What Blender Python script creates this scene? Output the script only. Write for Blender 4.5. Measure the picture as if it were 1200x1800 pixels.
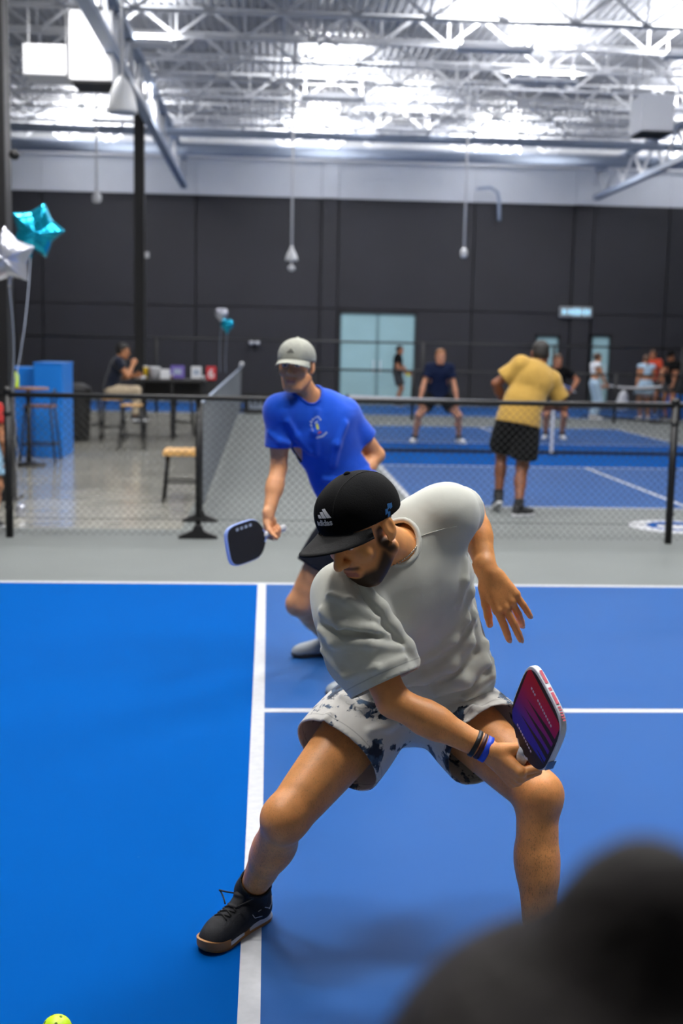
import bpy, bmesh, math, random
import numpy as np
from mathutils import Vector, Matrix

# ---------------------------------------------------------------- camera, world, lights, exposure
for o in list(bpy.data.objects): bpy.data.objects.remove(o)
SC = bpy.context.scene
COL = SC.collection

def make_camera():
    f, h, pitch, yaw, roll = 2126.99, 1.68293, .135825, .0618407, .0196273
    fw = Vector((math.sin(yaw)*math.cos(pitch), math.cos(yaw)*math.cos(pitch), -math.sin(pitch)))
    r0 = Vector((math.cos(yaw), -math.sin(yaw), 0)); u0 = r0.cross(fw)
    r = math.cos(roll)*r0 + math.sin(roll)*u0
    u = math.cos(roll)*u0 - math.sin(roll)*r0
    cd = bpy.data.cameras.new('camera'); co = bpy.data.objects.new('camera', cd); COL.objects.link(co)
    M = Matrix((r, u, -fw)).transposed().to_4x4(); M.translation = Vector((0, 0, h)); co.matrix_world = M
    cd.sensor_fit = 'VERTICAL'; cd.sensor_height = 36.0; cd.sensor_width = 24.0
    cd.lens = f/1800*36.0; cd.clip_start = .05; cd.clip_end = 200
    cd.dof.use_dof = True; cd.dof.focus_distance = 3.05; cd.dof.aperture_fstop = 3.0
    SC.camera = co
make_camera()

W = bpy.data.worlds.new('world'); SC.world = W; W.use_nodes = True
W.node_tree.nodes['Background'].inputs[0].default_value = (.94, .97, 1.0, 1)
W.node_tree.nodes['Background'].inputs[1].default_value = .10
SC.view_settings.view_transform = 'Standard'; SC.view_settings.look = 'None'
SC.view_settings.exposure = 0.0; SC.view_settings.gamma = 1.0; SC.view_settings.use_curve_mapping = False

def area_light(name, loc, size, power, color=(1, 1, 1), up=False, size_y=None, spread=180):
    l = bpy.data.lights.new(name, 'AREA'); l.energy = power; l.color = color
    l.shape = 'RECTANGLE'; l.size = size; l.size_y = size_y or size; l.spread = math.radians(spread)
    o = bpy.data.objects.new(name, l); COL.objects.link(o); o.location = loc
    if up: o.rotation_euler = (math.pi, 0, 0)
    return o
# down-facing fill lights without fixtures, added over the courts and hall; the indirect ones throw light up onto the deck
for i, (x, y) in enumerate(((-1.8, 3.6), (2.8, 3.6), (-1.8, 8.8), (2.8, 8.8))):
    area_light('court_fill_light', (x, y, 6.6), 1.6, 270, (1, .97, .93), size_y=.6)
for i, (x, y) in enumerate(((-3.2, 12.5), (1.8, 12.5), (6.8, 12.5), (-3.2, 18.5), (1.8, 18.5), (6.8, 18.5), (-2.5, 26), (3.0, 26), (8.5, 26), (1.5, 32), (7.5, 32), (-4, 32))):
    area_light('hall_fill_light', (x, y, 6.9), 1.2, 170 if y < 30 else 200, (1, .98, .96), size_y=.4)
UPLIGHTS = ((3.9, 22.0, 300), (7.6, 22.0, 320), (5.3, 24.4, 260), (1.3, 26.6, 300), (9.3, 26.6, 260), (-3.6, 30.2, 200), (3.2, 30.2, 220), (11, 30.5, 220), (-2.4, 22.5, 90), (-5, 33.9, 260), (1.2, 33.9, 280), (6.2, 33.9, 280), (12, 33.9, 260), (0, 12, 200), (6, 12, 200), (0, 5, 200), (4, 5, 200))
for (x, y, p) in UPLIGHTS:
    area_light('uplight_light', (x, y, 6.98), 1.3, p*(1.5 if y > 33 or y < 15 else .72), (1, 1, 1), up=True, size_y=.3)

# ---------------------------------------------------------------- helpers: materials
def lin(c):
    if isinstance(c, str):
        c = c.lstrip('#'); c = [int(c[i:i+2], 16)/255 for i in (0, 2, 4)]
    return tuple((v/12.92 if v <= .04045 else ((v+.055)/1.055)**2.4) for v in c)

def mat(name, color, rough=.5, metal=0.0, var=0.0, vscale=8.0, bump=0.0, bscale=60.0, emit=0.0, spec=.5, color2=None, trans=0.0, coat=0.0, sheen=0.0, vdetail=3.0, alpha=1.0):
    m = bpy.data.materials.new(name); m.use_nodes = True
    nt = m.node_tree; b = nt.nodes['Principled BSDF']
    c = lin(color); b.inputs['Base Color'].default_value = (*c, 1)
    b.inputs['Roughness'].default_value = rough; b.inputs['Metallic'].default_value = metal
    b.inputs['Specular IOR Level'].default_value = spec
    if coat: b.inputs['Coat Weight'].default_value = coat; b.inputs['Coat Roughness'].default_value = .15
    if sheen: b.inputs['Sheen Weight'].default_value = sheen
    if trans: b.inputs['Transmission Weight'].default_value = trans
    if alpha < 1: b.inputs['Alpha'].default_value = alpha
    tc = nt.nodes.new('ShaderNodeTexCoord')
    if var or color2:
        n = nt.nodes.new('ShaderNodeTexNoise'); n.inputs['Scale'].default_value = vscale; n.inputs['Detail'].default_value = vdetail
        r = nt.nodes.new('ShaderNodeValToRGB'); r.color_ramp.elements[0].position = .32; r.color_ramp.elements[1].position = .68
        c2 = lin(color2) if color2 else tuple(min(1, v*(1+var)) for v in c)
        c1 = c if color2 else tuple(v*(1-var) for v in c)
        r.color_ramp.elements[0].color = (*c1, 1); r.color_ramp.elements[1].color = (*c2, 1)
        nt.links.new(tc.outputs['Object'], n.inputs['Vector']); nt.links.new(n.outputs['Fac'], r.inputs['Fac'])
        nt.links.new(r.outputs['Color'], b.inputs['Base Color'])
    if bump:
        n2 = nt.nodes.new('ShaderNodeTexNoise'); n2.inputs['Scale'].default_value = bscale; n2.inputs['Detail'].default_value = 4
        bp = nt.nodes.new('ShaderNodeBump'); bp.inputs['Strength'].default_value = bump; bp.inputs['Distance'].default_value = .01
        nt.links.new(tc.outputs['Object'], n2.inputs['Vector']); nt.links.new(n2.outputs['Fac'], bp.inputs['Height'])
        nt.links.new(bp.outputs['Normal'], b.inputs['Normal'])
    if emit:
        b.inputs['Emission Color'].default_value = (*c, 1); b.inputs['Emission Strength'].default_value = emit
    return m

# ---------------------------------------------------------------- helpers: meshes
class MB:
    """collects verts and faces, builds one mesh object"""
    def __init__(s): s.v, s.f = [], []
    def add(s, vs, fs):
        n = len(s.v); s.v += [tuple(v) for v in vs]; s.f += [tuple(i+n for i in f) for f in fs]; return s
    def box(s, lo, hi):
        (x0, y0, z0), (x1, y1, z1) = lo, hi
        return s.add([(x0,y0,z0),(x1,y0,z0),(x1,y1,z0),(x0,y1,z0),(x0,y0,z1),(x1,y0,z1),(x1,y1,z1),(x0,y1,z1)],
                     [(0,3,2,1),(4,5,6,7),(0,1,5,4),(1,2,6,5),(2,3,7,6),(3,0,4,7)])
    def bar(s, a, b, w, h=None, up=(0, 0, 1)):
        a, b = Vector(a), Vector(b); h = h or w; d = (b-a).normalized(); u = Vector(up)
        if abs(d.dot(u)) > .98: u = Vector((0, 1, 0))
        r = d.cross(u).normalized(); u = r.cross(d)
        vs = [p + r*(sx*w/2) + u*(sz*h/2) for p in (a, b) for sx, sz in ((-1,-1),(1,-1),(1,1),(-1,1))]
        return s.add(vs, [(0,1,2,3)[::-1],(4,5,6,7)[::-1],(0,1,5,4),(1,2,6,5),(2,3,7,6),(3,0,4,7)][2:] + [(3,2,1,0),(4,5,6,7)])
    def tube(s, pts, r, n=8, cap=True):
        pts = [Vector(p) for p in pts]; rs = r if isinstance(r, (list, tuple)) else [r]*len(pts)
        d0 = (pts[1]-pts[0]).normalized(); u = Vector((0, 0, 1)) if abs(d0.z) < .9 else Vector((1, 0, 0))
        rings = []
        for i, p in enumerate(pts):
            d = (pts[min(i+1, len(pts)-1)] - pts[max(i-1, 0)]).normalized()
            x = d.cross(u).normalized(); u = x.cross(d).normalized()
            rings.append([p + (x*math.cos(t) + u*math.sin(t))*rs[i] for t in [2*math.pi*k/n for k in range(n)]])
        vs = [v for rg in rings for v in rg]; fs = []
        for i in range(len(pts)-1):
            for k in range(n):
                fs.append((i*n+k, i*n+(k+1) % n, (i+1)*n+(k+1) % n, (i+1)*n+k))
        if cap: fs += [tuple(range(n))[::-1], tuple(range((len(pts)-1)*n, len(pts)*n))]
        return s.add(vs, fs)
    def lathe(s, prof, c=(0, 0, 0), n=20, axis=None):
        c = Vector(c); vs, fs = [], []
        if axis is None: X, Y, Z = Vector((1,0,0)), Vector((0,1,0)), Vector((0,0,1))
        else:
            Z = Vector(axis).normalized(); X = Z.orthogonal().normalized(); Y = Z.cross(X)
        for r, z in prof:
            for k in range(n):
                t = 2*math.pi*k/n; vs.append(c + X*(r*math.cos(t)) + Y*(r*math.sin(t)) + Z*z)
        for i in range(len(prof)-1):
            for k in range(n): fs.append((i*n+k, i*n+(k+1) % n, (i+1)*n+(k+1) % n, (i+1)*n+k))
        fs += [tuple(range(n))[::-1], tuple(range((len(prof)-1)*n, len(prof)*n))]
        return s.add(vs, fs)
    def prism(s, poly, thick, frame):
        """poly: 2D outline in frame (origin, ex, ey, en); extruded from 0 to thick along en"""
        o, ex, ey, en = [Vector(q) for q in frame]; n = len(poly)
        vs = [o + ex*x + ey*y for x, y in poly] + [o + ex*x + ey*y + en*thick for x, y in poly]
        fs = [tuple(range(n))[::-1], tuple(range(n, 2*n))] + [(i, (i+1) % n, n+(i+1) % n, n+i) for i in range(n)]
        return s.add(vs, fs)
    def build(s, name, m, parent=None, smooth=False, bevel=0.0):
        me = bpy.data.meshes.new(name); me.from_pydata([tuple(v) for v in s.v], [], s.f); me.update()
        bm = bmesh.new(); bm.from_mesh(me); bmesh.ops.recalc_face_normals(bm, faces=bm.faces); bm.to_mesh(me); bm.free()
        return link(name, me, m, parent, smooth, bevel)

def link(name, me, m, parent=None, smooth=False, bevel=0.0):
    o = bpy.data.objects.new(name, me); COL.objects.link(o)
    if m is not None: me.materials.append(m)
    if smooth: me.polygons.foreach_set('use_smooth', [True]*len(me.polygons))
    if bevel:
        b = o.modifiers.new('bevel', 'BEVEL'); b.width = bevel; b.segments = 2; b.limit_method = 'ANGLE'
    if parent is not None: put_under(o, parent)
    return o

def put_under(o, parent):
    o.parent = parent
    o.matrix_parent_inverse = world_of(parent).inverted()

def world_of(o):
    m = Matrix.LocRotScale(o.location, o.rotation_euler, o.scale)
    return m if o.parent is None else world_of(o.parent) @ o.matrix_parent_inverse @ m

def tag(o, label=None, cat=None, group=None, kind=None):
    if label: o['label'] = label
    if cat: o['category'] = cat
    if group: o['group'] = group
    if kind: o['kind'] = kind
    return o

def empty(name, loc, label, cat, group=None):
    o = bpy.data.objects.new(name, None); COL.objects.link(o); o.location = loc; o.empty_display_size = .1
    return tag(o, label, cat, group)

def copy_tree(o, parent=None):
    c = o.copy(); COL.objects.link(c)
    if parent is not None: c.parent = parent
    for ch in list(o.children): copy_tree(ch, c)
    return c

# ---------------------------------------------------------------- helpers: implicit surfaces (bodies, clothes, shoes)
def V3(*a): return np.array(a, dtype=np.float64)
def nrm(v): v = np.asarray(v, float); return v/(np.linalg.norm(v)+1e-12)
def frame_of(fwd, up):
    """columns: right, forward, up"""
    f = nrm(fwd); r = nrm(np.cross(f, up)); u = np.cross(r, f)
    return np.stack([r, f, u], 1)

class SDF:
    def __init__(s): s.ops = []
    def _add(s, fn, lo, hi, k, op): s.ops.append((fn, np.array(lo), np.array(hi), k, op)); return s
    def cone(s, a, b, ra, rb, rm=None, k=.015, op='u', flat=None):
        a, b = np.asarray(a, float), np.asarray(b, float); ba = b-a; L2 = ba@ba + 1e-12; R = max(ra, rb, rm or 0)
        def fn(x, y, z):
            px, py, pz = x-a[0], y-a[1], z-a[2]
            t = np.clip((px*ba[0]+py*ba[1]+pz*ba[2])/L2, 0, 1)
            qx, qy, qz = px-t*ba[0], py-t*ba[1], pz-t*ba[2]
            q2 = qx*qx+qy*qy+qz*qz
            if flat is not None:
                n, sc = flat; q2 = q2 + (1/(sc*sc)-1)*(qx*n[0]+qy*n[1]+qz*n[2])**2
            r = ra+(rb-ra)*t
            if rm is not None: r = r + (rm-(ra+rb)/2)*4*t*(1-t)
            return np.sqrt(q2)-r
        return s._add(fn, np.minimum(a, b)-R, np.maximum(a, b)+R, k, op)
    def ell(s, c, r, R=None, k=.015, op='u'):
        c = np.asarray(c, float); r = np.asarray(r, float)*np.ones(3); R = np.eye(3) if R is None else np.asarray(R); m = r.min()
        ext = np.sqrt(((R*r)**2).sum(1))
        def fn(x, y, z):
            px, py, pz = x-c[0], y-c[1], z-c[2]
            q = 0; g = 0
            for i in range(3):
                e = (px*R[0, i]+py*R[1, i]+pz*R[2, i]); q = q+(e/r[i])**2; g = g+(e/r[i]**2)**2
            k0 = np.sqrt(q); k1 = np.sqrt(g)+1e-9
            return k0*(k0-1)/k1
        return s._add(fn, c-ext, c+ext, k, op)
    def box(s, c, h, R=None, rd=.005, k=.005, op='u'):
        c = np.asarray(c, float); h = np.asarray(h, float); R = np.eye(3) if R is None else np.asarray(R)
        ext = (np.abs(R)*h).sum(1)
        def fn(x, y, z):
            px, py, pz = x-c[0], y-c[1], z-c[2]
            out = 0; ins = -1e9
            for i in range(3):
                e = np.abs(px*R[0, i]+py*R[1, i]+pz*R[2, i])-(h[i]-rd); out = out+np.maximum(e, 0)**2; ins = np.maximum(ins, e)
            return np.sqrt(out)+np.minimum(ins, 0)-rd
        return s._add(fn, c-ext, c+ext, k, op)
    def cyl(s, o, n, rad, length, k=.001, op='s'):
        o = np.asarray(o, float); n = nrm(n); c = o+n*length/2; m = rad+length/2
        def fn(x, y, z):
            px, py, pz = x-o[0], y-o[1], z-o[2]; h = px*n[0]+py*n[1]+pz*n[2]
            q = np.sqrt(np.maximum(px*px+py*py+pz*pz-h*h, 0))
            return np.maximum(np.maximum(q-rad, -h), h-length)
        return s._add(fn, c-m, c+m, k, op)
    def drop(s, P, n, reach=.12):
        """slide the points along -n (from +reach) until they meet the surface"""
        P = np.array(P, float); n = nrm(n); t = np.linspace(reach, -reach, 97); D = np.stack([s.at(P+n*q) for q in t], 1); i = np.argmax(D < 0, 1); return P+n[None]*t[i][:, None]
    def chain(s, pts, rs, k=.01, op='u', flat=None):
        for i in range(len(pts)-1): s.cone(pts[i], pts[i+1], rs[i], rs[i+1], k=k, op=op, flat=flat)
        return s
    def bounds(s):
        lo = np.min([o[1] for o in s.ops if o[4] == 'u'], 0); hi = np.max([o[2] for o in s.ops if o[4] == 'u'], 0); return lo, hi
    @staticmethod
    def comb(D, p, k, op):
        if op == 'u':
            h = np.clip(.5+.5*(D-p)/k, 0, 1); return D+(p-D)*h-k*h*(1-h)
        p = -p; h = np.clip(.5-.5*(D-p)/k, 0, 1); return D+(p-D)*h+k*h*(1-h)
    def at(s, P):
        P = np.asarray(P, float); D = np.full(P.shape[0], .3)
        for fn, lo, hi, k, op in s.ops: D = s.comb(D, fn(P[:, 0], P[:, 1], P[:, 2]), k, op)
        return D
    def onto(s, P, off=0.0, it=5):
        P = np.array(P, float)
        for _ in range(it):
            d = s.at(P)-off; g = np.stack([(s.at(P+e)-s.at(P-e))/.002 for e in np.eye(3)*.001], 1)
            P = P - g*(d/(np.maximum((g**2).sum(1), .3)))[:, None]
        return P
    def grid(s, lo, hi, v):
        n = np.ceil((hi-lo)/v).astype(int)+1
        ax = [(lo[i]+v*np.arange(n[i])).astype(np.float32) for i in range(3)]
        D = np.full(n, .3, np.float32)
        for fn, a, b, k, op in s.ops:
            m = k+2.5*v; i0 = np.clip(np.floor((a-m-lo)/v).astype(int), 0, n); i1 = np.clip(np.ceil((b+m-lo)/v).astype(int)+1, 0, n)
            if (i1 <= i0).any(): continue
            sl = tuple(slice(i0[q], i1[q]) for q in range(3))
            p = fn(ax[0][sl[0]][:, None, None], ax[1][sl[1]][None, :, None], ax[2][sl[2]][None, None, :])
            D[sl] = s.comb(D[sl], p, k, op)
        return D

def surfnet(D, lo, v):
    S = D < 0
    c = sum(S[i:S.shape[0]-1+i, j:S.shape[1]-1+j, k:S.shape[2]-1+k].astype(np.int8) for i in (0, 1) for j in (0, 1) for k in (0, 1))
    act = (c > 0) & (c < 8); cells = np.argwhere(act); idx = np.full(act.shape, -1, np.int64); idx[act] = np.arange(len(cells))
    cor = [(i, j, k) for i in (0, 1) for j in (0, 1) for k in (0, 1)]
    val = {q: D[cells[:, 0]+q[0], cells[:, 1]+q[1], cells[:, 2]+q[2]] for q in cor}
    acc = np.zeros((len(cells), 3)); cnt = np.zeros(len(cells))
    for a in cor:
        for ax in range(3):
            if a[ax]: continue
            b = list(a); b[ax] = 1; b = tuple(b); va, vb = val[a], val[b]; m = (va < 0) != (vb < 0)
            t = np.where(m, va/np.where(m, va-vb, 1), 0); pos = np.tile(np.array(a, float), (len(cells), 1)); pos[:, ax] += t
            acc += pos*m[:, None]; cnt += m
    P = lo + (cells + acc/cnt[:, None])*v
    quads = []
    for ax in range(3):
        u, w = (ax+1) % 3, (ax+2) % 3
        sa = [slice(1, -1)]*3; sb = [slice(1, -1)]*3; sa[ax] = slice(0, -1); sb[ax] = slice(1, None)
        A, B = S[tuple(sa)], S[tuple(sb)]; e = np.argwhere(A != B)
        if not len(e): continue
        inside = A[tuple(e.T)]
        base = e.copy(); base[:, u] += 1; base[:, w] += 1
        def cell(du, dw):
            q = base.copy(); q[:, u] += du; q[:, w] += dw; return idx[tuple(q.T)]
        Q = np.stack([cell(-1, -1), cell(0, -1), cell(0, 0), cell(-1, 0)], 1)
        Q[~inside] = Q[~inside][:, ::-1]; quads.append(Q)
    return P, np.concatenate(quads) if quads else np.zeros((0, 4), int)

def trim(P, Q, keep):
    Q = Q[keep[Q].all(1)]; used = np.zeros(len(P), bool); used[Q.ravel()] = True
    m = np.cumsum(used)-1; return P[used], m[Q], used

def sdf_mesh(S, v, fine=(), lo=None, hi=None):
    """uniform voxels of size v, and finer ones inside the boxes `fine` = (lo, hi, v)"""
    if lo is None: lo, hi = S.bounds(); lo = lo-.02; hi = hi+.02
    P, Q = surfnet(S.grid(lo, hi, v), lo, v)
    keep = np.ones(len(P), bool)
    for a, b, fv in fine: keep &= ~((P > a+v*1.2) & (P < b-v*1.2)).all(1)
    P, Q, _ = trim(P, Q, keep); Ps, Qs = [P], [Q]; n = len(P)
    for a, b, fv in fine:
        p, q = surfnet(S.grid(a, b, fv), a, fv); Ps.append(p); Qs.append(q+n); n += len(p)
    return np.concatenate(Ps), np.concatenate(Qs)

def np_mesh(name, P, Q, m, parent=None, tint=None, smooth=True):
    me = bpy.data.meshes.new(name); P = np.ascontiguousarray(P, np.float32)
    me.vertices.add(len(P)); me.vertices.foreach_set('co', P.ravel())
    me.loops.add(Q.size); me.loops.foreach_set('vertex_index', np.ascontiguousarray(Q, np.int32).ravel())
    me.polygons.add(len(Q)); me.polygons.foreach_set('loop_start', np.arange(0, Q.size, Q.shape[1], dtype=np.int32))
    me.update(); me.validate()
    if tint is not None:
        a = me.attributes.new('tint', 'FLOAT_COLOR', 'POINT'); a.data.foreach_set('color', np.ascontiguousarray(tint, np.float32).ravel())
    return link(name, me, m, parent, smooth)

def cloth_mesh(name, S, v, cuts, m, parent, thick=.004, snap=True):
    """mesh of the field S, opened where the cuts (origin, outward normal, radius) slice it"""
    T = SDF(); T.ops = list(S.ops)
    lens = [c[3] if len(c) > 3 else .3 for c in cuts]; cuts = [c[:3] for c in cuts]
    for (o, n, rad), ln in zip(cuts, lens):
        o, n = np.asarray(o, float), nrm(n); T.cyl(o, n, rad, ln)
    P, Q = sdf_mesh(T, v)
    d0 = S.at(P); keep = np.ones(len(P), bool); hem = np.full(len(P), .3)
    for o, n, rad in cuts:
        o, n = np.asarray(o, float), nrm(n); h = (P-o)@n; rr = np.linalg.norm((P-o)-h[:, None]*n, axis=1)
        near = ((np.abs(h) < .75*v) & (rr < rad+v)) | ((np.abs(rr-rad) < .75*v) & (h > -v) & (h < .3))
        keep &= ~(near & (d0 < -.55*v))
        hem = np.where(rr < rad*1.2, np.minimum(hem, np.abs(h)), hem)
    P2, Q2, used = trim(P, Q, keep); hem = hem[used]
    e = np.sort(np.concatenate([Q2[:, [i, (i+1) % 4]] for i in range(4)]), 1); ue, cnt = np.unique(e, axis=0, return_counts=True); be = ue[cnt == 1]
    rim = np.zeros(len(P2), bool); rim[be.ravel()] = True
    for o, n, rad in cuts:
        o, n = np.asarray(o, float), nrm(n); h = (P2-o)@n; ax = (P2-o)-h[:, None]*n; rr = np.linalg.norm(ax, axis=1)
        q = rim & (np.abs(h) < 2.2*v) & (rr < rad-v*.5); P2[q] -= h[q][:, None]*n
        q = rim & (np.abs(rr-rad) < 2.0*v) & (h > v); P2[q] += ax[q]*((rad-rr[q])/rr[q])[:, None]
    for _ in range(3):                           # even out the cut edge
        acc = np.zeros_like(P2); c_ = np.zeros(len(P2)); np.add.at(acc, be[:, 0], P2[be[:, 1]]); np.add.at(acc, be[:, 1], P2[be[:, 0]]); np.add.at(c_, be.ravel(), 1)
        q = c_ == 2; P2[q] = P2[q]*.4+acc[q]/2*.6
    t = np.zeros((len(P2), 4)); t[:, 0] = hem; t[:, 3] = 1
    ob = np_mesh(name, P2, Q2, m, parent, t)
    sm = ob.modifiers.new('thickness', 'SOLIDIFY'); sm.thickness = thick; sm.offset = -1
    return ob

# ================================================================ materials of the place
M = {}
def court_mat(name, c, c2, rough, spec):
    m = mat(name, c, rough=rough, spec=spec, bump=.05, bscale=420, color2=c2, vscale=.7, vdetail=6)
    nt = m.node_tree; b = nt.nodes['Principled BSDF']; base = b.inputs['Base Color'].links[0].from_socket
    tc = nt.nodes.new('ShaderNodeTexCoord'); v = nt.nodes.new('ShaderNodeTexNoise'); v.inputs['Scale'].default_value = 26; v.inputs['Detail'].default_value = 7; v.inputs['Roughness'].default_value = .7
    r = nt.nodes.new('ShaderNodeValToRGB'); r.color_ramp.elements[0].position = .70; r.color_ramp.elements[1].position = .80
    r.color_ramp.elements[0].color = (0, 0, 0, 1); r.color_ramp.elements[1].color = (.3, .3, .3, 1)
    mx = nt.nodes.new('ShaderNodeMixRGB'); mx.inputs['Color2'].default_value = (*lin('#5f8fd0'), 1)
    nt.links.new(tc.outputs['Object'], v.inputs['Vector']); nt.links.new(v.outputs['Fac'], r.inputs['Fac']); nt.links.new(r.outputs['Color'], mx.inputs['Fac'])
    nt.links.new(base, mx.inputs['Color1']); nt.links.new(mx.outputs['Color'], b.inputs['Base Color'])
    return m
M['kitchen'] = court_mat('bright_blue_acrylic', '#00458b', '#00488f', .8, .015)
M['service'] = court_mat('deep_blue_acrylic', '#1a4780', '#1e4c87', .55, .07)
M['line'] = mat('white_line_paint', '#b0b2b7', rough=.6, var=.06, vscale=30, bump=.05, bscale=300)
M['grey_court'] = mat('grey_acrylic', '#656a69', rough=.65, spec=.3, var=.04, vscale=1.2, bump=.04, bscale=300)
M['concrete'] = mat('polished_concrete', '#a8a79e', rough=.16, var=.22, vscale=1.3, vdetail=6, coat=.3)
M['dark_wall'] = mat('charcoal_wall_paint', '#212127', rough=.75, var=.08, vscale=.8, bump=.06, bscale=20)
M['white_wall'] = mat('white_wall_paint', '#edeff3', rough=.7, var=.03, vscale=1)
M['deck'] = mat('galvanised_roof_deck', '#b0b2b8', rough=.42, metal=.5, var=.08, vscale=3)
M['white_steel'] = mat('white_painted_steel', '#e2e3e7', rough=.45)
M['grey_steel'] = mat('grey_blue_steel', '#9aa6ba', rough=.5)
M['black_metal'] = mat('black_metal', '#121214', rough=.45, spec=.4)
M['black_plastic'] = mat('black_plastic', '#161618', rough=.6)
M['wire'] = mat('black_vinyl_wire', '#1b1d1f', rough=.5)
M['grey_wire'] = mat('grey_net_cord', '#60666c', rough=.8)
M['net'] = mat('black_net_cord', '#141517', rough=.9)
M['white_tape'] = mat('white_vinyl_tape', '#cfd0d4', rough=.7, var=.05, vscale=20)
M['glass'] = mat('glowing_teal_glass', '#8fb0b6', rough=.12, emit=.12, var=.08, vscale=.9)  # faint glow put into the panes in place of a lit room behind
M['wood'] = mat('light_wood', '#c79a5b', rough=.5, var=.2, vscale=14)
M['dark_wood'] = mat('brown_wood', '#7a5340', rough=.5, var=.2, vscale=14)
M['blue_box'] = mat('blue_laminate', '#0a78d8', rough=.4)
M['white_plastic'] = mat('white_plastic', '#d8dade', rough=.4)
M['red'] = mat('red_print', '#c9202c', rough=.5)
M['yellow'] = mat('yellow_plastic', '#e6c21c', rough=.4)
M['lime'] = mat('lime_plastic', '#cdf01e', rough=.4)
M['purple'] = mat('purple_print', '#6a5aa8', rough=.5)
M['teal_foil'] = mat('teal_foil', '#16a2c4', rough=.18, metal=.75, bump=.25, bscale=9)
M['silver_foil'] = mat('silver_foil', '#c3c6d2', rough=.25, metal=.7, bump=.2, bscale=9)
M['ribbon'] = mat('pale_ribbon', '#9aa4b8', rough=.3)

# ================================================================ floor, courts, lines
def slab(name, x0, x1, y0, y1, z0, z1, m, parent=None, kind='structure'):
    o = MB().box((x0, y0, z0), (x1, y1, z1)).build(name, M[m], parent)
    if kind and parent is None: tag(o, kind=kind)
    return o
floor = slab('floor', -14, 18, -3, 36.8, -.1, 0, 'grey_court'); tag(floor, 'pale grey floor around the blue courts')
social = slab('floor_social', -14, -.78, 11.0, 29.6, 0, .002, 'concrete'); tag(social, 'polished concrete floor of the seating area')
XK, YC = -.032, 5.453
court = MB().box((XK, YC-3.05, 0), (XK+4.57, YC+3.05, .002)).build('floor_court', M['service']); tag(court, 'deep blue service area of the near court', kind='structure')
kitchen = slab('floor_kitchen', XK-4.27, XK, YC-3.05, YC+3.05, 0, .002, 'kitchen'); tag(kitchen, 'bright blue no-volley area of the near court')
def line(x0, x1, y0, y1, parent, z=.002, h=.0012):
    return MB().box((x0, y0, z), (x1, y1, z+h)).build('court_line', M['line'], parent)
lw = .058
line(XK-lw/2, XK+lw/2, YC-3.05, YC+3.05-lw, court)                 # no-volley line
line(XK+lw/2, XK+4.57, YC-lw/2, YC+lw/2, court)                    # centre line
line(XK-4.27, XK+4.57, YC+3.05-lw, YC+3.05, court)                 # far side line
line(XK-4.27, XK+4.57, YC-3.05, YC-3.05+lw, court)
line(XK+4.57-lw, XK+4.57, YC-3.05+lw, YC+3.05-lw, court)
XC, YN = 4.62, 19.5
fcourt = slab('floor_far_court', XC-3.05, XC+3.05, YN-6.706, YN+6.706, 0, .002, 'service'); tag(fcourt, 'deep blue court behind the chain-link fence')
fk = MB().box((XC-3.05, YN-2.134, .002), (XC+3.05, YN+2.134, .003)).build('kitchen_paint', M['kitchen'], fcourt)
for y in (YN-6.706, YN-2.134-lw, YN+2.134, YN+6.706-lw): line(XC-3.05, XC+3.05, y, y+lw, fcourt, .003)
for s in (-1, 1):
    line(XC+s*3.05-(lw if s > 0 else 0), XC+s*3.05+(0 if s > 0 else lw), YN-6.706, YN+6.706, fcourt, .0035)
    line(XC-lw/2, XC+lw/2, YN+s*2.134 if s > 0 else YN-6.706, YN+6.706 if s > 0 else YN-2.134, fcourt, .003)
back = slab('floor_back_courts', -13, 17, 30.2, 35.6, 0, .002, 'service'); tag(back, 'row of blue courts along the back wall')
for x0, x1, y0, y1 in ((-13, 17, 30.2, 30.26), (-13, 17, 35.54, 35.6), (1.0, 1.06, 30.2, 35.6), (7.6, 7.66, 30.2, 35.6), (-5.6, -5.54, 30.2, 35.6)): line(x0, x1, y0, y1, back)
# painted round emblem beside the far baseline
em = (3.976, 11.494, 0.000)
emblem = MB().lathe([(.44, 0), (.44, .0015)], (em[0], em[1], .0005), 40).build('floor_emblem', M['line']); tag(emblem, 'round white and blue emblem painted on the grey floor', 'emblem')
emi = MB().lathe([(.30, 0), (.30, .001)], (em[0]+.04, em[1]+.03, .002), 32).build('emblem_centre', M['kitchen'], emblem)
MB().lathe([(.16, 0), (.16, .001)], (em[0]-.02, em[1]-.02, .003), 32).build('emblem_ball', M['line'], emi)

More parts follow.
